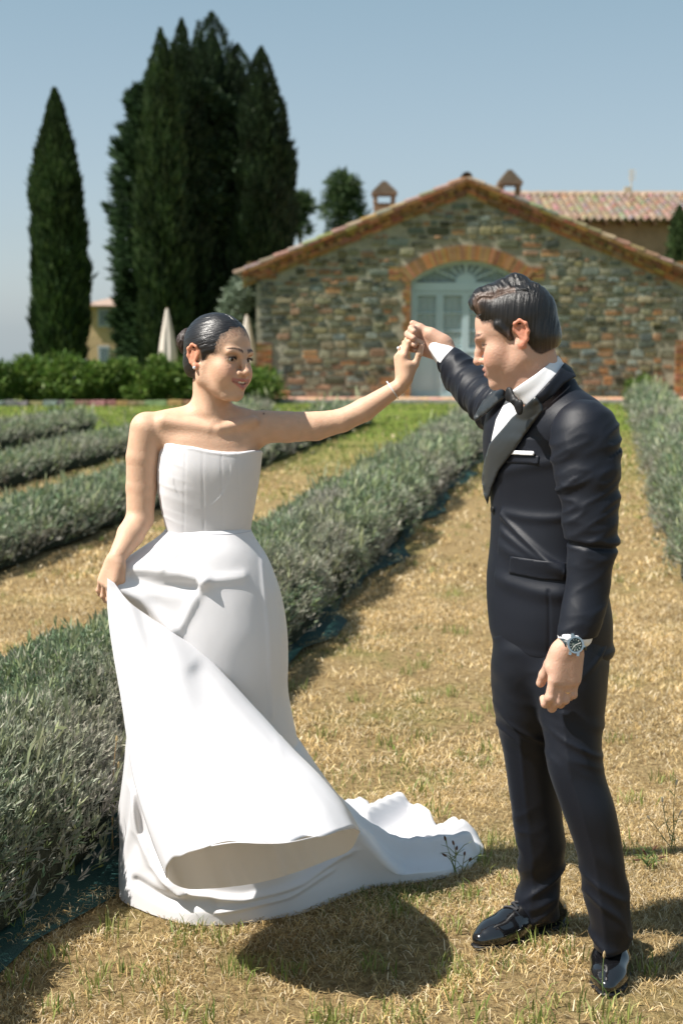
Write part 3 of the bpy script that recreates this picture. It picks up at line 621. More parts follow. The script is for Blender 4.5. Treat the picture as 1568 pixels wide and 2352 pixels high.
p = P(548, 615, 37); bushy('olive_tree', p[0], 37, 0.2, p[2], .78, 'silvery olive tree beside the corner of the stone house', 'olive tree', n=5200, cols=[(.17, .22, .15), (.22, .27, .19), (.11, .15, .10)], blobs=12, seed=15, leaf=.13)
p = P(1558, 480, 36); 
cypress(1560, 475, 640, 42, 38, 'small bright cypress at the right edge beyond the roof', n=4000, fat=.3, seed=16, group=None, cols=MG, leaf=.22)
# hedge shrubs
HC_ = [(.085, .155, .025), (.12, .20, .035), (.055, .11, .02), (.16, .22, .05)]
hl = ['first leafy shrub of the hedge at the left edge', 'second leafy shrub of the hedge from the left', 'leafy shrub of the hedge left of the lone cypress foot', 'leafy shrub of the hedge below the lone cypress', 'leafy shrub of the hedge in front of the farmhouse', 'leafy shrub of the hedge right of the farmhouse', 'leafy shrub of the hedge below the spiky conifer', 'leafy shrub of the hedge left of the closed umbrella', 'leafy shrub of the hedge at the foot of the left umbrella', 'leafy shrub of the hedge just left of the hair bun', 'leafy shrub of the hedge behind the head of the bride', 'last leafy shrub of the hedge beside the house corner']
for i, xx in enumerate(np.linspace(-10, 590, 12)):
    zt = P(xx, (846, 836, 852, 832, 846, 828, 850, 822, 838, 818, 846, 856)[i], 31.5)[2]; c = P(xx+RS.randint(-8, 8), 900, 31.5)
    bushy('shrub', c[0], 31.6+RS.rand()*.6, .02, zt+.06, (.52, .66, .48, .70, .55)[i % 5], hl[i], 'shrub', n=4600, low=.12, trunk=i % 3 == 0, cols=HC_, blobs=16, seed=40+i, group='shrubs of the low hedge', leaf=.12, lw=.42)
rn = random.Random(9); A = Acc(); x = P(-60, 930, 30.9)[0]
while x < P(470, 930, 30.9)[0]:
    w = rn.uniform(.14, .34); A.box((x+w/2, 30.95+rn.uniform(-.05, .05), .05), (w/2*.92, .09, rn.uniform(.04, .075)), tuple(q*rn.uniform(.6, 1.3) for q in (.33, .27, .20)), rotz(rn.uniform(-.1, .1))); x += w
tag(A.build('stone_edging', M['stone']), 'low edging of rough stones at the foot of the hedge', 'edging', kind=None)
# closed umbrellas
def umbrella(x, ytop, ybot, d, lab):
    t = P(x, ytop, d); b = P(x, ybot, d); r = empty('closed_umbrella', (t[0], d, 0), lab, 'umbrella', 'closed umbrellas by the hedge'); H = t[2]-b[2]
    A = Acc(); A.tube([(t[0], d, 0), (t[0], d, t[2]+.03)], .025, 8); A.build('pole', M['pole'], r)
    V = []; n = 24; m = 12
    for i in range(m+1):
        s_ = i/m; rr = .03+.17*s_**.8*(1 if s_ < .85 else 1-(s_-.85)*1.2)
        for j in range(n):
            a = 2*math.pi*j/n; q = rr*(1+.28*math.cos(a*6)*min(1, s_*2)); V.append((t[0]+math.cos(a)*q, d+math.sin(a)*q, t[2]-s_*H+.06*math.cos(a*6+1)*(s_ > .99)))
    mesh('canopy', V, np.array([(i*n+j, (i+1)*n+j, (i+1)*n+(j+1) % n, i*n+(j+1) % n) for i in range(m) for j in range(n)]), M['canvas'], r, smooth=True)
umbrella(384, 709, 835, 35, 'closed pale canvas umbrella standing behind the hedge at the left')
umbrella(567, 724, 840, 35, 'closed pale canvas umbrella partly hidden by the head of the bride')
p = P(1468, 868, 31.3); bushy('shrub', p[0], 31.6, .02, p[2]+.04, .42, 'bright green weed bush at the far end of the right lavender row', 'shrub', n=900, cols=HC_, blobs=5, seed=77, leaf=.16, lw=.2, trunk=False)
# ------------------------------------------------------------------ implicit surfaces (sparse surface nets)
def nrm(v): v = np.asarray(v, float); return v/(np.linalg.norm(v)+1e-12)
class Sdf:
    def __init__(s): s.p = []
    def add(s, fn, c, r, k=.01, sub=False): s.p.append((fn, np.asarray(c, float), r, k, sub)); return s
    def cone(s, a, b, ra, rb, k=.01, w=None, f=1.0, sub=False):
        a = np.asarray(a, float); b = np.asarray(b, float); ab = b-a; L2 = ab@ab+1e-12; w = None if w is None else nrm(w)
        def fn(q):
            t = np.clip(((q-a)@ab)/L2, 0, 1); v = q-a-t[:, None]*ab
            if w is not None: v = v+np.outer((v@w)*(1/f-1), w)
            d = np.sqrt((v*v).sum(1))-(ra+(rb-ra)*t)
            return d*(f if (w is not None and f < 1) else 1)
        return s.add(fn, (a+b)/2, math.sqrt(L2)/2+max(ra, rb)*max(1, f), k, sub)
    def chain(s, pts, rads, k=.01, w=None, f=1.0):
        for i in range(len(pts)-1): s.cone(pts[i], pts[i+1], rads[i], rads[i+1], k, w, f)
        return s
    def ell(s, c, r, R=None, k=.01, sub=False):
        c = np.asarray(c, float); r = np.asarray(r, float); R = np.eye(3) if R is None else np.asarray(R)
        def fn(q):
            v = (q-c)@R; k0 = np.sqrt(((v/r)**2).sum(1)); k1 = np.sqrt(((v/r**2)**2).sum(1))+1e-9
            return np.where(k0 < .15, (k0-1)*r.min(), k0*(k0-1)/k1)
        return s.add(fn, c, r.max(), k, sub)
    def stack(s, z, cx, cy, rx, ry, yaw=0, pw=2.2, k=.02, sub=False):
        z, cx, cy, rx, ry = (np.asarray(q, float)*np.ones(len(z)) for q in (z, cx, cy, rx, ry)); o = np.argsort(z); z, cx, cy, rx, ry = (q[o] for q in (z, cx, cy, rx, ry))
        c_, s_ = math.cos(yaw), math.sin(yaw)
        def ip(t, v):
            i = np.clip(np.searchsorted(z, t)-1, 0, len(z)-2); u = np.clip((t-z[i])/(z[i+1]-z[i]), 0, 1)
            m = np.gradient(v, z); h = z[i+1]-z[i]; u2, u3 = u*u, u*u*u
            return (2*u3-3*u2+1)*v[i]+(u3-2*u2+u)*h*m[i]+(-2*u3+3*u2)*v[i+1]+(u3-u2)*h*m[i+1]
        def fn(q):
            t = np.clip(q[:, 2], z[0], z[-1]); x = q[:, 0]-ip(t, cx); y = q[:, 1]-ip(t, cy); a = ip(t, rx); b = ip(t, ry)
            u, v = (x*c_+y*s_)/a, (-x*s_+y*c_)/b; k0 = (np.abs(u)**pw+np.abs(v)**pw)**(1/pw); d = (k0-1)*np.minimum(a, b)
            dz = np.maximum(z[0]-q[:, 2], q[:, 2]-z[-1]); return np.where(dz > 0, np.sqrt(np.maximum(d, 0)**2+dz**2), np.maximum(d, dz))
        R_ = max(np.abs(cx-cx.mean()).max()+rx.max(), np.abs(cy-cy.mean()).max()+ry.max(), (z[-1]-z[0])/2)*1.25
        return s.add(fn, (cx.mean(), cy.mean(), (z[0]+z[-1])/2), math.hypot(R_, (z[-1]-z[0])/2) if R_ < 1 else R_, k, sub)
    def ev(s, q, pr=None):
        d = np.full(len(q), 10.)
        for fn, c, r, k, sub in (s.p if pr is None else pr):
            e = fn(q)
            if sub: h = np.clip(.5-.5*(d+e)/k, 0, 1); d = d*(1-h)-e*h+k*h*(1-h)
            else: h = np.clip(.5+.5*(d-e)/k, 0, 1); d = d*(1-h)+e*h-k*h*(1-h)
        return d
    def mesh(s, name, v=.004, mt=None, parent=None, colfn=None, N=18, disp=None, smooth=1, comb=None):
        lo = np.min([c-r for f, c, r, k, u in s.p if not u], 0)-2*v; hi = np.max([c+r for f, c, r, k, u in s.p if not u], 0)+2*v
        bs = N*v; nb = np.ceil((hi-lo)/bs).astype(int); g = np.stack(np.meshgrid(*[np.arange(n) for n in nb], indexing='ij'), -1).reshape(-1, 3)
        cen = lo+(g+.5)*bs; hd = bs*.87
        keep = np.zeros(len(g), bool)
        for f, c, r, k, u in s.p:
            if not u: keep |= np.linalg.norm(cen-c, axis=1) < r+hd+.01
        g = g[keep]; cen = cen[keep]; dc_ = s.ev(cen); kk = np.abs(dc_) < hd*1.6+.012; g = g[kk]; cen = cen[kk]
        ax = np.arange(-1, N+1); loc = np.stack(np.meshgrid(ax, ax, ax, indexing='ij'), -1).reshape(-1, 3); BIG = 1 << 20
        VI, VP, QF = [], [], []; C8 = [(a, b, c) for a in (0, 1) for b in (0, 1) for c in (0, 1)]; M1 = N+1
        for gb, cb in zip(g, cen):
            pr = [p for p in s.p if np.linalg.norm(p[1]-cb) < p[2]+hd+p[3]+2*v]
            q = lo+(gb*N+loc)*v; d = s.ev(q, pr).reshape(N+2, N+2, N+2); ins = d < 0
            if not ins.any() or ins.all(): continue
            cnt = sum(ins[a:a+M1, b:b+M1, c:c+M1].astype(np.int8) for a, b, c in C8); mix = (cnt > 0) & (cnt < 8)
            ci = np.argwhere(mix); 
            if not len(ci): continue
            acc = np.zeros((len(ci), 3)); n = np.zeros(len(ci))
            for a, b, c in C8:
                for ax_ in range(3):
                    if (a, b, c)[ax_]: continue
                    e = [a, b, c]; e[ax_] = 1
                    d0 = d[ci[:, 0]+a, ci[:, 1]+b, ci[:, 2]+c]; d1 = d[ci[:, 0]+e[0], ci[:, 1]+e[1], ci[:, 2]+e[2]]; m = (d0 < 0) != (d1 < 0)
                    t = np.where(m, d0/np.where(m, d0-d1, 1), 0); p = np.tile(np.array([a, b, c], float), (len(ci), 1)); p[:, ax_] += t; acc += p*m[:, None]; n += m
            gi = gb*N+ci-1; VI.append((gi[:, 0]+8)*BIG*BIG+(gi[:, 1]+8)*BIG+gi[:, 2]+8); VP.append(lo+(gi+acc/n[:, None])*v)
            for ax_ in range(3):
                sl0 = [slice(1, N+1)]*3; sl1 = list(sl0); sl1[ax_] = slice(2, N+2); A_, B_ = ins[tuple(sl0)], ins[tuple(sl1)]; m = np.argwhere(A_ != B_)
                if not len(m): continue
                flip = A_[m[:, 0], m[:, 1], m[:, 2]]; gi = gb*N+m; u, w = (ax_+1) % 3, (ax_+2) % 3; cs = []
                for du, dw in ((-1, -1), (0, -1), (0, 0), (-1, 0)):
                    c_ = gi.copy(); c_[:, u] += du; c_[:, w] += dw; cs.append((c_[:, 0]+8)*BIG*BIG+(c_[:, 1]+8)*BIG+c_[:, 2]+8)
                cs = np.stack(cs, -1); cs = np.where(flip[:, None], cs, cs[:, ::-1]); QF.append(cs)
        VI = np.concatenate(VI); VP = np.concatenate(VP); QF = np.concatenate(QF); ids, fi = np.unique(VI, return_index=True); V = VP[fi]
        ix = np.searchsorted(ids, QF); ok = (ix < len(ids)).all(1); ix = ix[ok]; ok = (ids[np.clip(ix, 0, len(ids)-1)] == QF[ok]).all(1); Q = ix[ok]
        lab = np.arange(len(V))              # keep only the largest connected piece
        while True:
            old = lab.copy(); mn = lab[Q].min(1)
            for a in range(4): np.minimum.at(lab, Q[:, a], mn)
            lab = lab[lab]; lab = lab[lab]
            if (lab == old).all(): break
        big = np.bincount(lab).argmax(); kv = lab == big; rm = np.cumsum(kv)-1; Q = rm[Q[kv[Q].all(1)]]; V = V[kv]
        for _ in range(smooth):
            sm = np.zeros_like(V); ct = np.zeros(len(V))
            for a in range(4):
                b = (a+1) % 4; np.add.at(sm, Q[:, a], V[Q[:, b]]); np.add.at(sm, Q[:, b], V[Q[:, a]]); np.add.at(ct, Q[:, a], 1); np.add.at(ct, Q[:, b], 1)
            V = V*.5+.5*sm/np.maximum(ct, 1)[:, None]
        if disp is not None:
            fn_ = np.cross(V[Q[:, 2]]-V[Q[:, 0]], V[Q[:, 3]]-V[Q[:, 1]]); vn = np.zeros_like(V)
            for a in range(4): np.add.at(vn, Q[:, a], fn_)
            vn /= np.linalg.norm(vn, axis=1)[:, None]+1e-12; V = V+vn*disp(V, vn)[:, None]
        o = mesh(name, V, Q, mt, parent, None if colfn is None else colfn(V), smooth=True)
        if comb is not None: a = o.data.attributes.new('Comb', 'FLOAT_VECTOR', 'POINT'); a.data.foreach_set('vector', np.ascontiguousarray(comb(V), dtype=np.float32).ravel())
        return o
def n3(p, f, seed=0):
    r = np.random.RandomState(seed); g = r.rand(32, 32, 32); q = (np.asarray(p)*f+100) % 31; i = np.floor(q).astype(int); u = q-i; u = u*u*(3-2*u); o = 0
    for a in (0, 1):
        for b in (0, 1):
            for c in (0, 1): o = o+g[i[:, 0]+a, i[:, 1]+b, i[:, 2]+c]*(u[:, 0] if a else 1-u[:, 0])*(u[:, 1] if b else 1-u[:, 1])*(u[:, 2] if c else 1-u[:, 2])
    return o
class Fr:
    "local frame: f forward, s to the person's left, u up"
    def __init__(s, O, yaw, pitch=0, roll=0, sc=1.0):
        # yaw 0 looks at the camera (-Y), + turns towards +X ; pitch + looks down ; roll + leans the top towards the person's left
        f = np.array([math.sin(yaw), -math.cos(yaw), 0]); l = np.array([math.cos(yaw), math.sin(yaw), 0]); u = np.array([0, 0, 1.])
        f, u = f*math.cos(pitch)-u*math.sin(pitch), u*math.cos(pitch)+f*math.sin(pitch)
        u, l = u*math.cos(roll)+l*math.sin(roll), l*math.cos(roll)-u*math.sin(roll)
        s.f, s.s, s.u, s.O, s.sc = f, l, u, np.asarray(O, float), sc; s.R = np.stack([f, l, u], 1)
    def __call__(s, f, l, u): return s.O+s.sc*(s.f*f+s.s*l+s.u*u)
    def loc(s, p): return ((p-s.O)@s.R)/s.sc
def head(B, H, male, smile=0, teeth=0):
    k = H.sc; R = H.R
    E = lambda c, r, kk=.012, sub=False: B.ell(H(*c), np.array(r)*k, R, kk*k, sub)
    C = lambda a, b, ra, rb, kk=.008, w=None, f=1, sub=False: B.cone(H(*a), H(*b), ra*k, rb*k, kk*k, w, f, sub)
    E((-.012, 0, .036), (.098, .076, .084)); E((.035, 0, .03), (.058, .064, .07), .02)
    if male: E((.032, 0, -.035), (.058, .059, .078), .02)
    else: E((.030, 0, -.032), (.058, .057, .076), .02)
    for g in (-1, 1):
        jw = .052 if male else .047
        C((-.002, g*jw, -.058), (.060, g*.022, -.100), .019, .018, .022)
        C((-.004, g*(jw+.006), -.03), (-.002, g*jw, -.062), .018, .018, .02)
        E((.060, g*.041, -.026), (.022, .022, .020), .026)                 # cheekbone
        E((.043, g*.034, -.056), (.034, .019 if male else .015, .030), .026)                # fullness of the lower cheek
        if smile: C((.100, g*.018, -.040), (.084, g*.032, -.060), .0016, .0012, .008, sub=True)
        if smile: E((.070, g*.036, -.046), (.018, .016, .018), .028)      # raised cheek
        C((.083, g*.040, .020), (.093, g*.012, .018), .0105, .0105, .014)    # brow
        E((.094, g*.033, .001), (.014, .0165, .0115), .014, True)          # socket
        B.ell(H(.0745, g*.032, .000), np.array([.0145]*3)*k, R, .004*k)     # lids
        E((.092, g*.0325, -.0005), (.014, .0140, .0056 if not male else .0015), .002, True)   # eye opening
        E((.0985, g*.0115, -.0365), (.0095, .0085, .0080), .007)          # nostril wing
    E((.078, 0, -.098), (.024, .024, .018), .016); 
    if male: E((.090, 0, -.104), (.012, .016, .012), .012)
    C((.092, 0, .012), (.104, 0, -.012), .0085, .0090, .012); C((.104, 0, -.012), (.1135, 0, -.032), .0085, .0098, .008)
    E((.1130, 0, -.0335), (.0105, .0110, .0092), .006)
    for g in (-1, 1): E((.104, g*.0062, -.0462), (.005, .0026, .003), .003, True)
    E((.080, 0, -.066), (.024, .032, .024), .018)                          # mouth mound
    wd = .023+.004*smile+.008*teeth; up = .006*smile+.002*teeth; bk = .012+.007*teeth
    # upper and lower lip with lifted corners
    for g in (-1, 1):
        C((.1035, g*.004, -.0575), (.0985-bk, g*wd, -.0625+up), .0052, .0025, .004)
        C((.1015, 0, -.0725-(.004 if teeth else 0)), (.0955-bk, g*wd*.85, -.0655+up*.6), .0062, .003, .004)
    if teeth:
        for g in (-1, 1): C((.106, 0, -.0658), (.084, g*.029, -.0600+up*.45), .0058, .0030, .002, sub=True)
    else:
        for g in (-1, 1): C((.108, 0, -.0648), (.090, g*.022, -.0638+up*.7), .0016, .0010, .002, sub=True)
    # ears
    for g in (-1, 1):
        pts = [(-.004, .071, .012), (-.010, .080, .026), (-.024, .085, .030), (-.036, .086, .018), (-.036, .084, -.002), (-.027, .080, -.020), (-.014, .076, -.032), (-.006, .073, -.026)]
        for a, b in zip(pts[:-1], pts[1:]): C((a[0], g*a[1], a[2]), (b[0], g*b[1], b[2]), .0042, .0042, .005)
        C((-.012, g*.073, .010), (-.020, g*.077, -.012), .010, .010, .005, H.s, .5); C((-.013, g*.0755, -.026), (-.012, g*.0755, -.031), .0072, .0072, .004)
        C((-.026, g*.079, .016), (-.026, g*.079, -.006), .006, .005, .004, H.s, .6)
        C((-.013, g*.0855, .004), (-.017, g*.0855, -.010), .0052, .0055, .004, sub=True)
def skincol(H, base, lip, male, smile, teeth=0, hair=None):
    base = np.array(base)
    def fn(V):
        p = H.loc(V); c = np.tile(base, (len(V), 1)); c *= (.94+.12*n3(V, 60, 3))[:, None]
        f, s, u = p[:, 0], np.abs(p[:, 1]), p[:, 2]
        def mixto(m, col, a=1):
            m = np.clip(m, 0, 1)[:, None]*a; c[:] = c*(1-m)+np.array(col)*m
        g = lambda d, w: np.exp(-(d/w)**2)
        rosy = g(np.sqrt((s-.042)**2+(u+.035)**2), .022)*(f > .03); mixto(rosy, base*np.array([1.05, .74, .70]), .55)
        mixto(g(np.sqrt((f-.116)**2+s**2+(u+.036)**2), .012), base*np.array([1.05, .78, .74]), .6)
        ear = ((f < .0) & (f > -.045) & (s > .0725) & (u < .04) & (u > -.04)).astype(float); mixto(ear, base*np.array([1.1, .62, .52]), .7)
        # lips
        wd = .023+.004*smile+.008*teeth; up = .006*smile+.002*teeth; t = np.clip(s/wd, 0, 1)
        cu = -.0575+(-.005+up)*t+.0; cl = -.0725-(.004 if teeth else 0)+(.007+up*.9+(.004 if teeth else 0))*t
        inl = (f > .070) & (s < wd+.002)
        d = np.minimum(np.abs(u-cu)/(.0052*(1-t*.5)), np.abs(u-cl)/(.0066*(1-t*.5))); mixto(np.clip(1.6-d, 0, 1)*inl*np.clip((wd+.002-s)/.003, 0, 1), lip, .85)
        mid = -.0648+up*t*.6
        mixto(inl*g(u-(mid-(.001 if teeth else 0)), .0013 if not teeth else .0030)*(s < wd*.93)*(p[:, 0] < .1015+(0 if teeth else 1)), (.05, .015, .012), .8 if not teeth else .5)
        # brows and lash line
        bu = .0235+.0045*np.sin(np.clip((s-.010)/.042, 0, 1)*2.6)+(.001 if male else .0015); bw = (.0062 if male else .0046)*(1.15-.75*np.clip((s-.01)/.042, 0, 1))
        hair_n = .8+.2*(n3(V, 900, 8) > .35)
        mixto(np.clip(1.5-np.abs(u-bu)/bw, 0, 1)*(s > .009)*(s < .051)*(f > .045)*hair_n, (.022, .014, .010), .95)
        a = np.clip(1-((s-.0325)/.0165)**2, 0, 1)**.5; op = .0060 if not male else .0014
        mixto(np.clip(1.3-np.abs(u-(-.0005+op*a))/.0024, 0, 1)*(np.abs(s-.0325) < .0175)*(f > .06), (.018, .010, .008), .9)
        mixto(np.clip(1-np.abs(u-(-.0005-op*a))/.0013, 0, 1)*(np.abs(s-.0325) < .014)*(f > .06), (.05, .025, .018), .5)
        mixto(g(np.sqrt(((s-.0325)/1.4)**2+(u-.004)**2), .009)*(f > .06), base*.72, .35)
        if male:
            st = np.clip((-.045-u)/.02, 0, 1)*(f > .0)*np.clip((u+.13)/.01, 0, 1); mixto(st*(s < .07), base*np.array([.78, .78, .82]), .30)
        mixto(np.clip((n3(V, 130, 9)-.55)*2, 0, 1)*1.0, base*np.array([1.0, .86, .82]), .35)
        if hair is not None:      # roots showing through at the hairline
            near = p[:, 2] > -.09; e = np.full(len(V), 1.); e[near] = hair.ev(V[near]); mixto(np.clip((.0036-e+(n3(V, 400, 17)-.5)*.002)/.0035, 0, 1)*near, (.02, .014, .011), .9)
        return np.clip(c, 0, 1)
    return fn
def eyes(H, parent, look=(0, 0)):
    k = H.sc
    for g in (-1, 1):
        c = H(.0742, g*.032, 0); r = .0128*k; V = []; C = []; n, m = 24, 20; ax = nrm(H.f+H.s*look[0]+H.u*look[1]); a = nrm(np.cross(ax, H.u)); b = np.cross(ax, a)
        for i in range(n+1):
            t = math.pi*.55*i/n
            for j in range(m):
                q = 2*math.pi*j/m; V.append(c+r*(ax*math.cos(t)+(a*math.cos(q)+b*math.sin(q))*math.sin(t))*(1.02 if t < .42 else 1)); C.append((.006, .005, .004) if t < .20 else ((.045, .022, .010) if t < .46 else (.62, .58, .55)))
        mesh('eye', V, np.array([(i*m+j, i*m+(j+1) % m, (i+1)*m+(j+1) % m, (i+1)*m+j) for i in range(n) for j in range(m)]), M['eye'], parent, C, smooth=True)
def hand(B, w, dr, th, left, sc=1.0, curl=((.5, .6, .4),)*4, spread=.06, thumb=(.7, .3, .2, .2), rr=1.0, k=.006, palmf=.55, offs=(0, 0, 0, 0)):
    "w wrist, dr towards the knuckles, th towards the thumb; back of the hand follows from the side"
    dr = nrm(dr); th = nrm(np.asarray(th)-dr*np.dot(th, dr)); n = np.cross(dr, th)*(-1 if left else 1); w = np.asarray(w, float)
    L = lambda a, b, c=0: w+sc*(dr*a+th*b+n*c)
    for y in (.026, .009, -.009, -.025): B.cone(L(.008, y*.62), L(.088-abs(y-.009)*.25, y), .0165*sc*rr, .0125*sc*rr, .014*sc)
    B.cone(L(.01, .012, -.004), L(.055, .032, -.010), .018*sc*rr, .014*sc*rr, .014*sc); B.cone(L(.02, -.022, -.005), L(.07, -.026, -.006), .014*sc*rr, .012*sc*rr, .012*sc)
    out = []
    for i, (y, l3, r3) in enumerate(((.0275, (.042, .025, .021), .0093), (.0095, (.046, .029, .022), .0095), (-.0090, (.043, .027, .022), .0090), (-.0265, (.034, .021, .019), .0080))):
        p = L(.090-abs(y-.009)*.25, y); sp = (y/.0275)*spread+offs[i]; d = nrm(dr+th*sp); a = 0; pts = [p]; ax = np.cross(d, -n); ax = nrm(ax); c = curl[min(i, len(curl)-1)]
        for l_, cc in zip(l3, c): a += cc; v = d*math.cos(a)-n*math.sin(a); p = p+v*l_*sc; pts.append(p)
        rd = [r3*sc*rr*1.06, r3*sc*rr, r3*sc*rr*.92, r3*sc*rr*.80]
        for q in range(3): B.cone(pts[q], pts[q+1], rd[q], rd[q+1], (.004 if q else .005)*sc)
        B.ell(pts[1]+n*.001, [rd[1]*1.06]*3, None, .004*sc); out.append(pts)
    a, b, c1, c2 = thumb       # out angle, drop towards palm, then bends back towards the fingers
    p = L(.018, .022, -.006); v = nrm(dr*math.cos(a)+th*math.sin(a)-n*b); p1 = p+v*.046*sc; ax = nrm(np.cross(v, dr)) if np.linalg.norm(np.cross(v, dr)) > .05 else n
    def rot(v, ax, t): return v*math.cos(t)+np.cross(ax, v)*math.sin(t)+ax*(ax@v)*(1-math.cos(t))
    v1 = rot(v, ax, c1); p2 = p1+v1*.034*sc; v2 = rot(v1, ax, c2); p3 = p2+v2*.026*sc
    for q0, q1, r0, r1, kk in ((p, p1, .0165, .0125, .014), (p1, p2, .0118, .0108, .006), (p2, p3, .0108, .0088, .005)): B.cone(q0, q1, r0*sc*rr, r1*sc*rr, kk*sc)
    out.append([p, p1, p2, p3]); return out, n
# surface patches laid on another mesh (lapels, pockets, shirt front)
from mathutils.bvhtree import BVHTree
from mathutils.geometry import delaunay_2d_cdt
def bvh(objs):
    V, Fq, n = [], [], 0
    for o in objs:
        o = o.data; V += [v.co[:] for v in o.vertices]; Fq += [[i+n for i in p.vertices] for p in o.polygons]; n += len(o.vertices)
    return BVHTree.FromPolygons(V, Fq)
def patch(name, poly, T, off, mt, parent, thick=.0, step=5, bulge=0, maxd=9, col=None, smooth=True, d0=None):
    "a piece of cloth of the outline poly (photo coordinates) lying on the surface T"
    poly = np.array(poly, float); b = []
    for i in range(len(poly)):
        p, q = poly[i], poly[(i+1) % len(poly)]; m = max(1, int(np.linalg.norm(q-p)/step)); b += [p+(q-p)*j/m for j in range(m)]
    b = np.array(b); nb = len(b); xs = np.arange(b[:, 0].min(), b[:, 0].max(), step); ys = np.arange(b[:, 1].min(), b[:, 1].max(), step)
    g = np.array([(x, y) for x in xs for y in ys]).reshape(-1, 2)
    def inside(p):
        x, y = p; r = False; j = nb-1
        for i in range(nb):
            if (b[i, 1] > y) != (b[j, 1] > y) and x < (b[j, 0]-b[i, 0])*(y-b[i, 1])/(b[j, 1]-b[i, 1])+b[i, 0]: r = not r
            j = i
        return r
    g = [p for p in g if inside(p) and np.min(np.linalg.norm(b-p, axis=1)) > step*.45]; pts = list(b)+g
    r = delaunay_2d_cdt([Vector(p) for p in pts], [(i, (i+1) % nb) for i in range(nb)], [], 1, 1e-4); vs, fs = r[0], r[2]
    o_ = np.array([0, 0, CAMH]); V = []; hit = []; Nn = []
    for v in vs:
        dr = nrm(P(v[0], v[1], 3.0)-o_); h = T.ray_cast(Vector(o_), Vector(dr))
        if h[0] is not None and h[3] < maxd: V.append(np.array(h[0])); Nn.append(np.array(h[1])*(1 if h[1].dot(Vector(dr)) < 0 else -1)); hit.append(True)
        else: V.append(None); Nn.append(-dr); hit.append(False)
    hi = [i for i, q in enumerate(hit) if q]
    for i, q in enumerate(hit):
        if not q:
            j = min(hi, key=lambda a: (vs[a][0]-vs[i][0])**2+(vs[a][1]-vs[i][1])**2) if hi else None
            V[i] = P(vs[i][0], vs[i][1], V[j][1] if j is not None else d0)
            if j is not None: Nn[i] = Nn[j]
    V = np.array(V); Nn = np.array(Nn)
    ed = {}
    for f in fs:
        for a, c in zip(f, f[1:]+f[:1]): ed.setdefault(a, set()).add(c); ed.setdefault(c, set()).add(a)
    for _ in range(4): V = np.array([V[i]*.6+.4*np.mean([V[j] for j in ed[i]], 0) if i in ed and i >= nb else V[i] for i in range(len(V))]); Nn = np.array([nrm(Nn[i]+sum(Nn[j] for j in ed.get(i, ()))) for i in range(len(Nn))])
    e = np.array([min(1, np.min(np.linalg.norm(b-np.array(v[:2]), axis=1))/18) for v in vs]); V = V+Nn*(off+bulge*np.sqrt(e))[:, None]
    o = mesh(name, V, [tuple(f) for f in fs], mt, parent, col, smooth)
    if thick:
        sm = o.modifiers.new('thickness', 'SOLIDIFY'); sm.thickness = thick; sm.offset = 0
    return o
def skinmat(name):
    m = mat(name, attr=True, rough=.56, bump=.0010, bscale=220, spec=.32); b = m.node_tree.nodes['Principled BSDF']
    b.inputs['Subsurface Weight'].default_value = .22; b.inputs['Subsurface Radius'].default_value = (.012, .005, .003); b.inputs['Subsurface Scale'].default_value = 1.0
    return m
M['skin'] = skinmat('skin'); M['eye'] = mat('eye', attr=True, rough=.08, spec=.6)
def clothmat(name, col, rough, sheen=0, fine=.0004, fs=900, **kw):
    m = mat(name, col, rough, noise=.05, nscale=8, bump=fine, bscale=fs, **kw); b = m.node_tree.nodes['Principled BSDF']; b.inputs['Sheen Weight'].default_value = sheen; b.inputs['Sheen Roughness'].default_value = .4
    return m
M['wool'] = clothmat('navy_wool', (.0055, .0075, .0135), .5, .03, spec=.30); M['trouser'] = clothmat('navy_trouser_wool', (.0052, .007, .0125), .5, .03, spec=.30)
M['satin'] = clothmat('satin_lapel', (.020, .024, .026), .34, .1, .0002, spec=.6); M['shirt'] = clothmat('white_shirt', (.78, .78, .80), .75, .1)
M['patent'] = mat('patent_leather', (.006, .006, .007), .10, spec=.7, Coat_Weight=.8, Coat_Roughness=.04); M['black'] = mat('black', (.008, .008, .009), .5)
M['steel'] = mat('steel', (.62, .62, .60), .22, Metallic=1.0); M['gold'] = mat('gold', (.75, .48, .22), .2, Metallic=1.0)
def hairmat(name, col, rough=.3, sc=(40, 40, 400)):
    m = mat(name, col, rough, attr=True, spec=.5); n = m.node_tree.nodes; l = m.node_tree.links; b = n['Principled BSDF']
    a = n.new('ShaderNodeAttribute'); a.attribute_name = 'Comb'; z = n.new('ShaderNodeTexNoise'); z.inputs['Scale'].default_value = 1; z.inputs['Detail'].default_value = 4; z.inputs['Roughness'].default_value = .7
    l.new(a.outputs['Vector'], z.inputs['Vector']); bp = n.new('ShaderNodeBump'); bp.inputs['Distance'].default_value = .0016; bp.inputs['Strength'].default_value = .7; l.new(z.outputs['Fac'], bp.inputs['Height']); l.new(bp.outputs[0], b.inputs['Normal'])
    r = n.new('ShaderNodeMapRange'); r.inputs['From Min'].default_value = .35; r.inputs['From Max'].default_value = .7; r.inputs['To Min'].default_value = rough+.16; r.inputs['To Max'].default_value = rough; l.new(z.outputs['Fac'], r.inputs[0]); l.new(r.outputs[0], b.inputs['Roughness']); return m
M['hair'] = hairmat('black_hair', (.012, .01, .009), .24)
M['lace'] = mat('shoe_lace', (.035, .035, .038), .55)
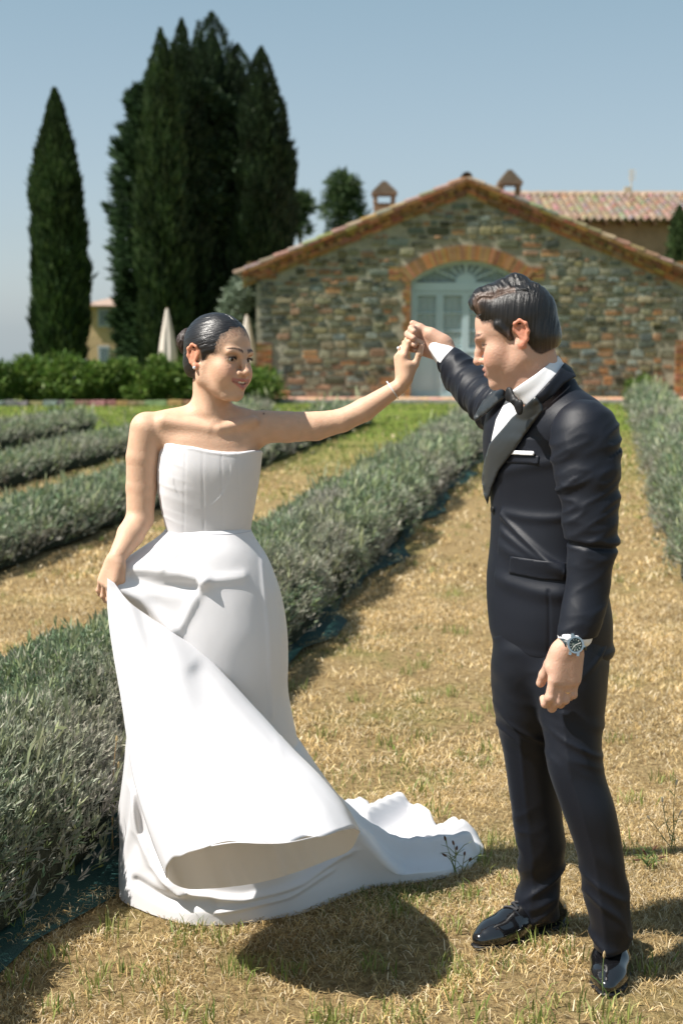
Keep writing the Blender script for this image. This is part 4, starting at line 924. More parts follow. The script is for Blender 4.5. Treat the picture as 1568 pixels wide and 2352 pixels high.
# ------------------------------------------------------------------ the man in the dark suit
def groom():
    root = empty('person', (0.5, 3.62, 0), 'man in dark navy dinner suit and black bow tie wearing a watch, one arm raised', 'person')
    D0 = 3.62
    H = Fr(P(1185, 769, D0), math.radians(-101), math.radians(18.5), 0, 1.0)
    B = Sdf(); head(B, H, True, .8)
    # neck, chest core and arms hidden by the suit keep the body in one piece
    nb = P(1243, 905, D0+.0); B.cone(H(-.025, 0, -.045), nb, .056, .064, .03); B.cone(H(.0, 0, -.075), P(1215, 895, D0), .046, .050, .03)
    ch = P(1250, 985, D0); B.cone(nb, ch, .055, .06, .05)
    sr, er, wr = P(1150, 935, 3.80), P(1092, 893, 3.98), P(1022, 795, 4.08)
    sl, el, wl = P(1335, 980, 3.48), P(1352, 1255, 3.44), P(1308, 1470, 3.40)
    B.cone(ch, sr, .07, .05, .03); B.cone(ch, sl, .05, .03, .03); B.chain([sr, er, P(1036, 833, 4.06), wr], [.04, .030, .027, .0255], .02); B.chain([sl, el, wl], [.03, .026, .027], .02)
    # hanging left hand, back of the hand to the viewer, thumb forward
    L_, _ = hand(B, P(1306, 1484, 3.39), P(1290, 1600, 3.375)-P(1306, 1484, 3.39), (-1, -.25, 0), True, 1.02, ((.05, .70, 1.3), (.08, .78, 1.3), (.12, .86, 1.3), (.16, .95, 1.3)), .07, (.12, .85, .1, .1), 1.24)
    # raised right hand, thumb up, fingers folded over the hand of the woman
    R_, _ = hand(B, P(1022, 803, 4.08), P(965, 782, 4.10)-P(1022, 803, 4.08), (-.15, .0, 1), False, .93, ((.85, .9, .5), (.95, 1.0, .5), (1.0, 1.0, .5), (1.0, 1.0, .5)), .05, (.20, -.05, .04, .0), 1.22)
    # ---------------- hair
    hr = Sdf(); k = H.sc
    E = lambda c, r, kk=.012, sub=False: hr.ell(H(*c), np.array(r)*k, H.R, kk*k, sub)
    E((-.016, 0, .040), (.101, .081, .090)); E((.02, .0, .075), (.075, .066, .047), .02)
    E((-.045, 0, -.02), (.066, .072, .062), .02)
    hr.cone(H(.055, .035, .096), H(.055, -.035, .100), .023*k, .024*k, .02*k); hr.cone(H(.05, .02, .108), H(-.04, .0, .122), .030*k, .024*k, .02*k); hr.cone(H(.064, .02, .094), H(.074, -.01, .092), .014*k, .011*k, .012*k)
    hr.cone(H(-.03, -.02, .126), H(.03, -.02, .124), .020*k, .016*k, .012*k)
    for g in (-1, 1):
        hr.cone(H(.030, g*.068, .035), H(.008, g*.074, -.004), .010*k, .006*k, .010*k)
        E((.085, g*.075, -.02), (.068, .05, .058), .006, True)      # temple and cheek stay bare
        E((-.013, g*.088, -.004), (.024, .03, .030), .004, True)       # round the ear
        E((.003, g*.085, -.065), (.045, .03, .060), .006, True)
    E((.108, 0, .044), (.050, .080, .062), .006, True); E((.07, 0, -.06), (.09, .1, .09), .01, True); E((-.05, 0, -.120), (.12, .1, .062), .006, True)
    # the parting
    body = B.mesh('body', .0026, M['skin'], root, skincol(H, (.56, .345, .25), (.42, .17, .14), True, .8, 0, hr), smooth=1)
    eyes(H, root, (-.05, -.5))
    def comb(V, vn):
        p = H.loc(V); top = np.clip((p[:, 2]-.07)/.03, 0, 1)*(p[:, 1] < .055)
        side = np.stack([p[:, 0]*300+p[:, 2]*120, p[:, 1]*60, p[:, 2]*18], -1); tp = np.stack([p[:, 0]*330-p[:, 2]*40, p[:, 1]*50, p[:, 2]*60], -1)
        d = n3(side, 1, 5)*(1-top)*.0022+n3(tp, 1, 6)*top*.0026+n3(tp*np.array([.35, 1, 1]), 1, 7)*top*.0055
        return d-.0015-.0035*np.exp(-((p[:, 1]-.054)/.004)**2)*(p[:, 2] > .075)*np.clip((p[:, 0]+.035)/.02, 0, 1)
    def hc(V):
        p = H.loc(V); c = np.tile(np.array((.010, .008, .007)), (len(V), 1)); part = np.exp(-((p[:, 1]-.054)/.0055)**2)*(p[:, 2] > .078)*(p[:, 0] > -.035)*(p[:, 0] < .075)
        fade = np.clip((.022-p[:, 2])/.035, 0, 1)*np.clip((p[:, 0]+.02)/.03, 0, 1)*.40+np.clip((-.03-p[:, 2])/.03, 0, 1)*.18; m = np.maximum(part*.36, fade)[:, None]; return c*(1-m)+np.array((.28, .17, .12))*m
    def cb(V): p = H.loc(V); return np.stack([(p[:, 0]+.3*p[:, 2])*900, p[:, 1]*35, p[:, 2]*25], -1)
    hair = hr.mesh('hair', .0020, M['hair'], root, hc, disp=comb, smooth=1, comb=cb)
    # ---------------- jacket
    J = Sdf(); ax, ay = .69, .72; px = lambda d: F/d/1.005
    rows = [(1502, 1140, 1412, .78), (1470, 1122, 1414, .80), (1420, 1114, 1414, .80), (1340, 1112, 1402, .76), (1240, 1121, 1390, .72), (1165, 1124, 1388, .68), (1090, 1114, 1390, .64), (1030, 1108, 1392, .62), (975, 1110, 1382, .58), (930, 1135, 1362, .52), (897, 1172, 1332, .50), (868, 1208, 1318, .52)]
    z = [P(1250, y, D0)[2] for y, *_ in rows]; cx = [P((a+b)/2, y, D0)[0] for y, a, b, q in rows]; hx_ = [(b-a)/2/px(D0)*(.885 if y > 940 else .93) for y, a, b, q in rows]
    rx = [h/math.sqrt(ax**2+(ay*q[3])**2) for h, q in zip(hx_, rows)]; ry = [r*q[3] for r, q in zip(rx, rows)]
    J.stack(z, cx, [D0+.02]*len(z), rx, ry, -math.radians(46), 2.35)
    # near sleeve, a piece of its own set into the armhole
    N_ = Sdf(); U_ = Sdf()
    rs = [(952, 1300, 1396, 1), (975, 1280, 1412, 1.05), (1010, 1268, 1420, 1), (1060, 1267, 1422, .95), (1150, 1284, 1416, .95), (1225, 1297, 1415, .98), (1252, 1300, 1419, 1.02), (1285, 1302, 1408, 1), (1350, 1297, 1399, 1), (1420, 1284, 1386, 1), (1462, 1277, 1370, .95)]
    dd = [3.50, 3.50, 3.49, 3.48, 3.46, 3.45, 3.45, 3.44, 3.43, 3.41, 3.40]
    N_.stack([P(1340, y, d)[2] for (y, *_), d in zip(rs, dd)], [P((a+b)/2, y, d)[0] for (y, a, b, q), d in zip(rs, dd)], dd, [(b-a)/2/px(d) for (y, a, b, q), d in zip(rs, dd)], [(b-a)/2/px(d)*q*.92 for (y, a, b, q), d in zip(rs, dd)], 0, 2.1, .012)
    N_.ell(P(1340, 985, 3.50), (.080, .072, .072), None, .025); J.ell(P(1318, 975, 3.55), (.080, .070, .070), None, .04)
    # raised sleeve
    U_.chain([P(1180, 945, 3.78), P(1132, 932, 3.86), P(1090, 893, 3.99), P(1062, 862, 4.04), P(1036, 835, 4.06)], [.072, .060, .054, .048, .0405], .02)
    # tail of the jacket behind, vent
    J.cone(P(1384, 1350, 3.72), P(1411, 1496, 3.75), .022, .015, .012); 
    J.ell(P(1112, 1524, 3.50), (.06, .12, .045), None, .02, True)
    def sleeve_folds(V, vn):
        x, y, z_ = V.T; w = n3(np.stack([x*8+z_*6, y*6, z_*24-x*13], -1), 1, 31); w2 = n3(np.stack([x*10+z_*8, y*8, z_*38-x*20], -1), 1, 33)
        up = np.clip(1-np.abs(z_-P(1340, 1130, 3.46)[2])/.26, .2, 1); d = ((1-np.abs(w*2-1))**2*.011+(1-np.abs(w2*2-1))**3*.004-.005)*up
        ez = P(1340, 1254, 3.45)[2]; return d-.010*np.exp(-((z_-ez+.1*(x-.66))/.006)**2)+.004*np.exp(-((z_-ez-.014)/.012)**2)
    def raised_folds(V, vn):
        x, y, z_ = V.T; pr = V@nrm(er-wr); w3 = n3(np.stack([pr*30+z_*9, x*8, y*8], -1), 1, 36); w4 = n3(np.stack([pr*55+z_*20, x*8, y*8], -1), 1, 37)
        return (1-np.abs(w3*2-1))**2*.012+(1-np.abs(w4*2-1))**3*.004-.006
    def folds(V, vn):
        x, y, z_ = V.T; d = np.zeros(len(V)); bt = P(1135, 1165, 3.50); u = x-bt[0]; q = z_-bt[2]; tor = (z_ < P(1250, 985, 3.6)[2])*(y < 3.62)
        for a0, b0, wd_, am in ((.0, -1.15, .010, .008), (-.05, -.85, .012, .006), (-.10, -.55, .018, .006), (-.19, -.38, .020, .008), (.06, .55, .014, .004), (-.02, -.25, .012, .005)):
            d += tor*am*np.exp(-((q-(a0+b0*u+1.6*u*u*(-1 if b0 > 0 else 1)*.8))/wd_)**2)*np.clip(u/.04, 0, 1)*np.clip((.26-u)/.1, 0, 1)
        d += (z_ < P(1250, 1000, 3.6)[2])*(n3(V, 9, 35)-.5)*.008
        hem = P(1250, 1500, 3.6)[2]; d += .006*np.exp(-((z_-hem-.010)/.012)**2)
        sx = P(1262, 1400, 3.5)[0]; d -= .003*np.exp(-((x-sx+.02*(z_-hem))/.0035)**2)*(y < 3.6)*(z_ < P(1250, 1340, 3.6)[2])      # front dart and side seam
        return d
    jacket = J.mesh('jacket', .0045, M['wool'], root, disp=folds, smooth=2)
    N_.mesh('sleeve', .0045, M['wool'], root, disp=sleeve_folds, smooth=2); U_.mesh('sleeve', .0045, M['wool'], root, disp=raised_folds, smooth=2)
    T = bvh([jacket])
    # front opening cut and skirt of the jacket
    # ---------------- trousers
    Tr = Sdf(); hp = [(1440, 1132, 1398), (1500, 1126, 1396), (1550, 1124, 1392), (1600, 1160, 1370)]
    Tr.stack([P(1250, y, D0)[2] for y, *_ in hp], [P((a+b)/2, y, D0)[0] for y, a, b in hp], [D0+.02]*4, [(b-a)/2/px(D0)*.86 for y, a, b in hp], [.112, .115, .105, .075], -math.radians(30), 2.2, .05)
    nl = [(1430, 1228, 1385, 3.60), (1560, 1215, 1392, 3.58), (1640, 1240, 1387, 3.56), (1700, 1252, 1384, 3.54), (1770, 1262, 1390, 3.52), (1850, 1290, 1414, 3.50), (1950, 1324, 1432, 3.49), (2060, 1341, 1447, 3.49), (2120, 1350, 1448, 3.49), (2172, 1360, 1444, 3.49)]
    fl = [(1430, 1142, 1300, 3.68), (1500, 1132, 1300, 3.69), (1560, 1126, 1300, 3.70), (1640, 1136, 1290, 3.71), (1700, 1148, 1285, 3.72), (1770, 1159, 1280, 3.73), (1850, 1170, 1284, 3.74), (1950, 1185, 1296, 3.76), (2010, 1188, 1290, 3.77), (2060, 1182, 1284, 3.77), (2104, 1181, 1280, 3.77)]
    for L in (nl, fl): Tr.stack([P((a+b)/2, y, d)[2] for y, a, b, d in L], [P((a+b)/2, y, d)[0] for y, a, b, d in L], [d for *_, d in L], [(b-a)/2/px(d) for y, a, b, d in L], [(b-a)/2/px(d)*(1.2 if i < 4 else 1.1) for i, (y, a, b, d) in enumerate(L)], 0, 2.05, .03)
    def tf(V, vn):
        x, y, z_ = V.T; d = (n3(np.stack([x*10+z_*3, y*10, z_*4+x*4], -1), 1, 41)-.5)*.014
        def line(L):   # pressed crease down the front of each leg
            zz = np.array([P((a+b)/2, yy, dd_)[2] for yy, a, b, dd_ in L])[::-1]; xx = np.array([P(a+(b-a)*.30, yy, dd_)[0] for yy, a, b, dd_ in L])[::-1]; return np.interp(z_, zz, xx)
        near = y < 3.625; xc = np.where(near, line(nl), line(fl)); d += .006*np.exp(-(np.abs(x-xc)/.010))*(vn[:, 1] < .1)*(z_ < P(1250, 1600, D0)[2])
        lo = np.clip((.42-z_)/.3, 0, 1); w = n3(np.stack([x*9, y*9, z_*20+x*14*np.where(near, 1, -1)], -1), 1, 43); d += lo*((1-np.abs(2*w-1))**2*.013-.005)
        kn = np.exp(-((z_-.62)/.06)**2); d += kn*((1-np.abs(2*n3(np.stack([x*6, y*6, z_*34+x*16], -1), 1, 44)-1))**2*.006)
        up = np.exp(-((z_-.86)/.07)**2); d += up*((1-np.abs(2*n3(np.stack([x*6+z_*8, y*6, z_*22-x*20], -1), 1, 45)-1))**3*.008)
        return d
    Tr.mesh('trousers', .0055, M['trouser'], root, disp=tf, smooth=2)
    # ---------------- shirt front, lapels, collar, tie
    gd = Sdf(); gd.cone(P(1212, 872, D0-.01), P(1268, 935, D0+.01), .074, .115, .01); g_ = gd.mesh('guide', .006); TG = bvh([g_])
    patch('shirt_collar', [(1176, 897), (1200, 880), (1228, 861), (1255, 840), (1279, 819), (1286, 828), (1296, 846), (1280, 868), (1262, 892), (1250, 915), (1222, 932), (1208, 931), (1192, 914)], TG, .003, M['shirt'], root, .004, bulge=.003)
    TJ = bvh([jacket, g_]+[o for o in root.children if o.name.startswith('shirt_collar')]); D.objects.remove(g_)
    patch('shirt_front', [(1130, 1022), (1134, 1000), (1142, 965), (1160, 930), (1172, 905), (1200, 900), (1236, 880), (1228, 905), (1212, 930), (1185, 962), (1160, 995), (1140, 1018)], T, .004, M['shirt'], root, .003, bulge=.004)
    dk = mat('inner_shade', (.010, .012, .016), .8)
    patch('far_lapel', [(1172, 903), (1160, 902), (1138, 908), (1118, 930), (1100, 962), (1104, 970), (1128, 952), (1150, 932), (1166, 920)], T, .014, M['satin'], root, .004, bulge=.006, maxd=4.2)
    patch('near_lapel', [(1244, 925), (1230, 908), (1196, 942), (1160, 985), (1130, 1020), (1118, 1060), (1113, 1100), (1118, 1138), (1126, 1158), (1134, 1120), (1150, 1080), (1180, 1040), (1215, 990), (1250, 943)], TJ, .008, M['satin'], root, .003, bulge=.004)
    patch('collar_lapel', [(1291, 839), (1274, 860), (1254, 882), (1230, 909), (1244, 927), (1270, 909), (1290, 886), (1318, 870), (1308, 852)], TJ, .008, M['wool'], root, .003, bulge=.004)
    patch('pocket_square', [(1164, 1036), (1170, 1034), (1226, 1036), (1229, 1040), (1227, 1046), (1170, 1043)], T, .006, M['shirt'], root, .004, step=3)
    patch('breast_pocket', [(1161, 1044), (1238, 1047), (1236, 1066), (1159, 1062)], T, .002, M['wool'], root, .0015)
    patch('pocket_flap', [(1173, 1277), (1250, 1288), (1298, 1294), (1296, 1334), (1240, 1330), (1169, 1316)], T, .003, M['wool'], root, .002, bulge=.001)
    def disc(name, x, y, r, off, mt, T_=T):
        p = P(x, y, 3.0); dr = nrm(p-np.array([0, 0, CAMH])); h = T_.ray_cast(Vector((0, 0, CAMH)), Vector(dr))
        if h[0] is None: return
        n = np.array(h[1]); a = nrm(np.cross(n, (0, 0, 1))); b = np.cross(n, a); A = Acc(); V = [np.array(h[0])+n*(off+e)+(a*math.cos(t)+b*math.sin(t))*r*q for e, q in ((0, 1), (.002, .9)) for t in np.linspace(0, 2*math.pi, 12, endpoint=False)]
        A.add(V, [tuple(range(12, 24))]+[(i, (i+1) % 12, 12+(i+1) % 12, 12+i) for i in range(12)]); A.build(name, mt, root)
    disc('button', 1133, 1170, .009, .004, M['black'])
    st = bvh([o for o in root.children if o.name.startswith('shirt_front')])
    disc('shirt_stud', 1170, 967, .0045, .003, M['black'], st); disc('shirt_stud', 1150, 1000, .0045, .003, M['black'], st)
    bt = Sdf(); c = P(1180, 920, 3.50); side = nrm((.40, -.60, -.55)); 
    bt.ell(c, (.009, .010, .009), None, .003)
    for g in (-1, 1):
        for dz, e in ((.008, 1), (-.010, 1), (0, .8)): bt.cone(c+side*g*.006, c+side*g*.025*e+np.array([0, 0, dz]), .005, .010, .006, np.array([-.7, -.7, 0]), .5)
    bt.mesh('bow_tie', .0022, M['black'], root)
    # cuffs
    cu = Sdf(); cu.cone(P(1036, 833, 4.055), P(1008, 799, 4.085), .035, .0325, .003); o = cu.mesh('shirt_cuff', .003, M['shirt'], root)
    cu = Sdf(); cu.cone(P(1325, 1450, 3.402), P(1320, 1461, 3.40), .042, .043, .003, (.1, 0, 1), .7); o = cu.mesh('shirt_cuff', .003, M['shirt'], root)
    # watch
    w = D.objects.new('wrist_watch', None); COL.objects.link(w); w.parent = root; w.location = (0, 0, 0); w.matrix_parent_inverse = Matrix.Translation(root.location).inverted()
    D.objects.remove(w)
    wn = nrm((.20, -.96, .22)); wc = P(1319, 1481, 3.355); down = nrm(P(1306, 1540, 3.355)-wc); down = nrm(down-wn*np.dot(down, wn)); sd = np.cross(wn, down)
    def ringdisc(A, c, r0, r1, h, n=28, col=(1, 1, 1)):
        V = [c+wn*hh+(sd*math.cos(t)+down*math.sin(t))*r for hh, r in ((0, r1), (h, r1*.97), (h, r0)) for t in np.linspace(0, 2*math.pi, n, endpoint=False)]
        A.add(V, [(e*n+i, e*n+(i+1) % n, (e+1)*n+(i+1) % n, (e+1)*n+i) for e in (0, 1) for i in range(n)], col)
    A = Acc(); V = [wc+wn*.004+(sd*math.cos(t)+down*math.sin(t))*.0165 for t in np.linspace(0, 2*math.pi, 28, endpoint=False)]; A.add(V, [tuple(range(28))], (.02, .035, .03))
    for k_ in range(12):
        t = k_*math.pi/6; p = wc+wn*.0046+(sd*math.cos(t)+down*math.sin(t))*.0128; A.box(p, (.0006, .0018, .0003), (.7, .75, .65), np.stack([sd*-math.sin(t)+down*math.cos(t), sd*math.cos(t)+down*math.sin(t), wn], 1))
    for a_, b_ in ((.006, 0), (-.006, 0), (0, .0065)): A.add([wc+wn*.0045+sd*a_+down*b_+(sd*math.cos(t)+down*math.sin(t))*.0036 for t in np.linspace(0, 2*math.pi, 12, endpoint=False)], [tuple(range(12))], (.16, .19, .16))
    for t, l in ((2.2, .010), (-.5, .013)): A.box(wc+wn*.0050+(sd*math.cos(t)+down*math.sin(t))*l/2, (.0007, l/2, .0003), (.8, .8, .75), np.stack([sd*-math.sin(t)+down*math.cos(t), sd*math.cos(t)+down*math.sin(t), wn], 1))
    dial = A.build('watch', mat('dial', attr=True, rough=.2, spec=.6), root)
    A = Acc(); ringdisc(A, wc, .0165, .0215, .0065); 
    for g in (-1, 1):
        for s_ in (-1, 1): A.box(wc+down*g*.020+sd*s_*.010, (.0035, .006, .003), R=np.stack([sd, down, wn], 1))
    A.box(wc+sd*.0235, (.003, .002, .002), R=np.stack([sd, down, wn], 1)); A.build('bezel', M['steel'], dial)
    # strap round the wrist
    V = []; n = 30; wcen = P(1313, 1480, 3.392); ua = sd; va = wn
    for j in range(n):
        t = 2*math.pi*j/n
        for e in (-1, 1): V.append(wcen+ua*math.cos(t)*.036+va*math.sin(t)*.0335+down*e*.0095)
    c = mesh('strap', V, [(2*j, 2*((j+1) % n), 2*((j+1) % n)+1, 2*j+1) for j in range(n)], mat('watch_strap', (.02, .035, .04), .4), dial, smooth=True); sm = c.modifiers.new('thickness', 'SOLIDIFY'); sm.thickness = .003
    # wedding ring of the hanging hand
    rp = L_[2]; p0, p1 = rp[0], rp[1]; c_ = p0*.45+p1*.55; t_ = nrm(p1-p0)
    def torus(name, c_, t_, r, tr, mt, n=24, m=8):
        a = nrm(np.cross(t_, (0, 1, .3))); b = np.cross(t_, a); V = [c_+(a*math.cos(u)+b*math.sin(u))*(r+tr*math.cos(v))+t_*tr*math.sin(v)*1.6 for u in np.linspace(0, 2*math.pi, n, endpoint=False) for v in np.linspace(0, 2*math.pi, m, endpoint=False)]
        return mesh(name, V, [(i*m+j, ((i+1) % n)*m+j, ((i+1) % n)*m+(j+1) % m, i*m+(j+1) % m) for i in range(n) for j in range(m)], mt, root, smooth=True)
    torus('ring', c_, t_, .0108, .0012, M['gold'])
    # ---------------- shoes
    def shoe(heel, toe, lacepts=True):
        heel = np.array(heel); toe = np.array(toe); f = nrm(toe-heel); L = np.linalg.norm(toe-heel); s_ = np.cross((0, 0, 1), f); Q = lambda a, b, c: heel+f*a*L+s_*b+np.array([0, 0, c])
        U = Sdf(); U.chain([Q(.10, 0, .045), Q(.32, 0, .042), Q(.62, 0, .036), Q(.80, 0, .030), Q(.93, 0, .025)], [.036, .036, .045, .039, .022], .03, (0, 0, 1), .80)
        U.cone(Q(.12, 0, .05), Q(.20, 0, .088), .034, .038, .03); U.cone(Q(.22, 0, .085), Q(.56, 0, .055), .034, .030, .03)
        U.add(lambda q: (q[:, 2]-.014), heel, 9, .004, True); U.p[-1] = (lambda q: q[:, 2]-.012, heel, 9, .004, True)
        up = U.mesh('shoe', .0035, M['patent'], root)
        Sx = Sdf(); Sx.chain([Q(.10, 0, .008), Q(.35, 0, .008), Q(.62, 0, .008), Q(.82, 0, .009), Q(.94, 0, .010)], [.038, .034, .047, .041, .024], .008, (0, 0, 1), .26); Sx.cone(Q(.07, 0, .006), Q(.24, 0, .006), .035, .034, .01, (0, 0, 1), .35); Sx.mesh('sole', .004, M['black'], up)
        tb = bvh([up]); A = Acc()
        for k_ in range(5):
            a = .40+k_*.05; pts = []
            for b in np.linspace(-.020, .020, 5):
                h = tb.ray_cast(Vector(Q(a+(.02 if k_ % 2 else -.02)*b/.02, b, .3)), Vector((0, 0, -1)))
                if h[0] is not None: pts.append(np.array(h[0])+np.array([0, 0, .003]))
            if len(pts) > 2: A.tube(pts, .0032, 6)
        for g in (-1, 1):
            c0 = Q(.40, 0, .106); A.tube([c0+s_*g*.012*math.sin(t)*2.2+f*(.015*math.sin(t*.5))*2+np.array([0, 0, -.012*t/2.0+.006*math.sin(t)]) if False else c0+s_*g*(.008+.034*math.sin(t/2))+f*(.018*math.sin(t))+np.array([0, 0, -.016*math.sin(t/2)]) for t in np.linspace(0, 6.28, 16)], .0017, 5)
        A.build('laces', M['lace'], up)
        # welt seam over the toe
        pts = []
        for b in np.linspace(-.04, .04, 11):
            h = tb.ray_cast(Vector(Q(.60-.9*abs(b)**1.2, b, .3)), Vector((0, 0, -1)))
            if h[0] is not None: pts.append(np.array(h[0])+np.array([0, 0, .0005]))
        if len(pts) > 3: A = Acc(); A.tube(pts, .0017, 5); A.build('seam', M['patent'], up)
    shoe(G(1412, 2160), G(1392, 2296)); shoe(G(1288, 2118), G(1088, 2182))
    return root, H, R_
GROOM, GH, GR = groom()
# ------------------------------------------------------------------ the woman in the white gown
def satin():
    m = D.materials.new('white_satin'); m.use_nodes = True; n = m.node_tree.nodes; l = m.node_tree.links; b = n['Principled BSDF']
    b.inputs['Base Color'].default_value = (.80, .79, .81, 1); b.inputs['Roughness'].default_value = .42; b.inputs['Specular IOR Level'].default_value = .35; b.inputs['Sheen Weight'].default_value = .15
    tc = n.new('ShaderNodeTexCoord'); mp = n.new('ShaderNodeMapping'); mp.inputs['Scale'].default_value = (9, 9, 5); w = n.new('ShaderNodeTexNoise'); w.inputs['Scale'].default_value = 1; w.inputs['Detail'].default_value = 3
    l.new(tc.outputs['Object'], mp.inputs[0]); l.new(mp.outputs[0], w.inputs['Vector']); bp = n.new('ShaderNodeBump'); bp.inputs['Distance'].default_value = .006; bp.inputs['Strength'].default_value = .35; l.new(w.outputs['Fac'], bp.inputs['Height']); l.new(bp.outputs[0], b.inputs['Normal'])
    t = n.new('ShaderNodeBsdfTranslucent'); t.inputs['Color'].default_value = (.80, .76, .70, 1); mx = n.new('ShaderNodeMixShader'); mx.inputs[0].default_value = .16; l.new(b.outputs[0], mx.inputs[1]); l.new(t.outputs[0], mx.inputs[2]); l.new(mx.outputs[0], n['Material Output'].inputs[0])
    return m
M['satin_w'] = satin(); M['lining'] = mat('gown_lining', (.86, .79, .71), .75, noise=.03)
n_ = M['lining'].node_tree.nodes; l_ = M['lining'].node_tree.links; t_ = n_.new('ShaderNodeBsdfTranslucent'); t_.inputs['Color'].default_value = (.9, .84, .76, 1); x_ = n_.new('ShaderNodeMixShader'); x_.inputs[0].default_value = .35; l_.new(n_['Principled BSDF'].outputs[0], x_.inputs[1]); l_.new(t_.outputs[0], x_.inputs[2]); l_.new(x_.outputs[0], n_['Material Output'].inputs[0])
def cat(pts, n):
    "smooth resampling of a polyline (each row a point)"
    p = np.array(pts, float); L = np.concatenate([[0], np.cumsum(np.linalg.norm(np.diff(p[:, :2], axis=0), axis=1))]); L /= L[-1]; t = np.linspace(0, 1, n); o = []
    m = np.gradient(p, L, axis=0)
    for q in t:
        i = min(max(np.searchsorted(L, q)-1, 0), len(p)-2); h = L[i+1]-L[i]; u = (q-L[i])/h; u2, u3 = u*u, u*u*u
        o.append((2*u3-3*u2+1)*p[i]+(u3-2*u2+u)*h*m[i]+(-2*u3+3*u2)*p[i+1]+(u3-u2)*h*m[i+1])
    return np.array(o)
def bride():
    root = empty('person', (-.35, 4.0, 0), 'woman in strapless white satin gown with long train, dark hair in a sleek bun', 'person')
    D1 = 4.0; H = Fr(P(502, 822, D1), math.radians(50), math.radians(3), math.radians(5), .985)
    B = Sdf(); head(B, H, False, 1, 1)
    B.cone(H(-.032, 0, -.055), P(482, 955, 4.025), .045, .048, .025); B.cone(H(-.006, 0, -.070), P(484, 945, 4.0), .040, .043, .018)
    # shoulders, chest, back
    pxm = F/D1/1.0
    rows = [(1240, 390, 568, .60), (1180, 376, 576, .62), (1120, 368, 586, .66), (1070, 366, 592, .66), (1030, 362, 594, .63), (1000, 362, 590, .58), (975, 380, 575, .50), (955, 410, 548, .44)]
    def stk(S_, rows, grow=0, k=.03, pw=2.3, dc=4.02, **kw):
        S_.stack([P(480, y, D1)[2] for y, *_ in rows], [P((a+b)/2, y, D1)[0] for y, a, b, q in rows], [dc]*len(rows), [(b-a)/2/pxm+grow for y, a, b, q in rows], [(b-a)/2/pxm*q+grow for y, a, b, q in rows], math.radians(6), pw, k, **kw)
    stk(B, rows, -.006)
    B.cone(P(470, 962, 4.03), P(345, 984, 4.0), .042, .044, .04, (0, 1, 0), 1.0); B.cone(P(510, 962, 4.03), P(600, 984, 4.04), .042, .043, .04)
    B.cone(P(478, 985, 3.955), P(378, 966, 3.965), .008, .010, .03); B.cone(P(505, 985, 3.955), P(583, 966, 3.985), .008, .009, .03)       # collar bones
    for g in (-1, 1): B.cone(P(492+g*4, 968, 3.972), H(-.01, g*.045, -.045), .008, .010, .022)     # neck cords
    B.chain([P(338, 985, 4.0), P(328, 1050, 4.0), P(325, 1120, 4.0), P(322, 1190, 3.99)], [.048, .046, .043, .038], .006); B.chain([P(322, 1190, 3.99), P(300, 1228, 3.95), P(268, 1282, 3.89)], [.038, .037, .0240], .008)
    B.chain([P(604, 980, 4.04), P(660, 981, 4.05), P(725, 979, 4.06), P(785, 966, 4.06)], [.047, .044, .041, .033], .006); B.chain([P(785, 966, 4.06), P(835, 942, 4.06), P(922, 884, 4.06)], [.033, .033, .0210], .008)
    LH, _ = hand(B, P(926, 880, 4.06), (-.10, 0, 1), (.38, -.85, -.30), True, .92, ((.45, 1.15, .25), (.50, 1.15, .3), (.55, 1.15, .3), (.60, 1.2, .3)), .05, (.30, .62, .15, .1), .92)
    RH, _ = hand(B, P(266, 1285, 3.885), P(245, 1345, 3.87)-P(266, 1285, 3.885), (.9, -.30, .2), False, .86, ((.55, .8, .5), (.55, .7, .4), (.45, .65, .4), (.40, .6, .4)), .14, (.25, .40, .1, .1), .95)
    k = H.sc
    # ---------------- hair: combed back sleek, bun behind
    hr = Sdf(); E = lambda c, r, kk=.012, sub=False: hr.ell(H(*c), np.array(r)*k, H.R, kk*k, sub)
    E((-.013, 0, .036), (.104, .0825, .0915)); E((-.045, 0, -.022), (.066, .069, .058), .02)
    E((.102, 0, -.020), (.066, .072, .090), .008, True); E((.052, 0, -.07), (.085, .1, .072), .010, True); E((-.05, 0, -.125), (.10, .1, .066), .008, True)
    for g in (-1, 1):
        E((-.016, g*.088, -.004), (.025, .03, .033), .004, True); E((.040, g*.09, -.034), (.045, .044, .051), .006, True)
    hr.cone(H(.09, 0, .097), H(-.02, 0, .130), .0025*k, .002*k, .006*k, sub=True)
    sk = skincol(H, (.62, .395, .27), (.50, .16, .13), False, 1, 1, hr); mole = P(605, 951, 3.998)
    def scol(V):
        c = sk(V); m = np.exp(-(((V-mole)[:, [0, 2]]**2).sum(1))/.0024**2)[:, None]*(V[:, 1:2] < 4.05); c = c*(1-m)+np.array((.04, .02, .015))*m
        lh = np.array([q[-1] for q in LH[:4]]); 
        for q in list(LH)+list(RH):
            d = np.linalg.norm(V-q[-1], axis=1); m = np.clip(1-d/.012, 0, 1)[:, None]*.25; c = c*(1-m)+np.array((.62, .30, .24))*m
        return c
    B.mesh('body', .0026, M['skin'], root, scol, smooth=1)
    eyes(H, root, (-.05, -.08))
    k = H.sc
    T_ = Sdf(); T_.ell(H(.0865, 0, -.0612), np.array((.0135, .0285, .0074))*k, H.R, .001)
    def tc_(V): p = H.loc(V); g = np.exp(-((np.abs(p[:, 1]) % .0072)/.0007)**2)[:, None]*.25; return np.tile((.80, .78, .74), (len(V), 1))*(1-g)
    T_.mesh('teeth', .0016, mat('teeth', attr=True, rough=.15, spec=.6), root, tc_)
    for g in (-1,): pass
    # lashes
    A = Acc()
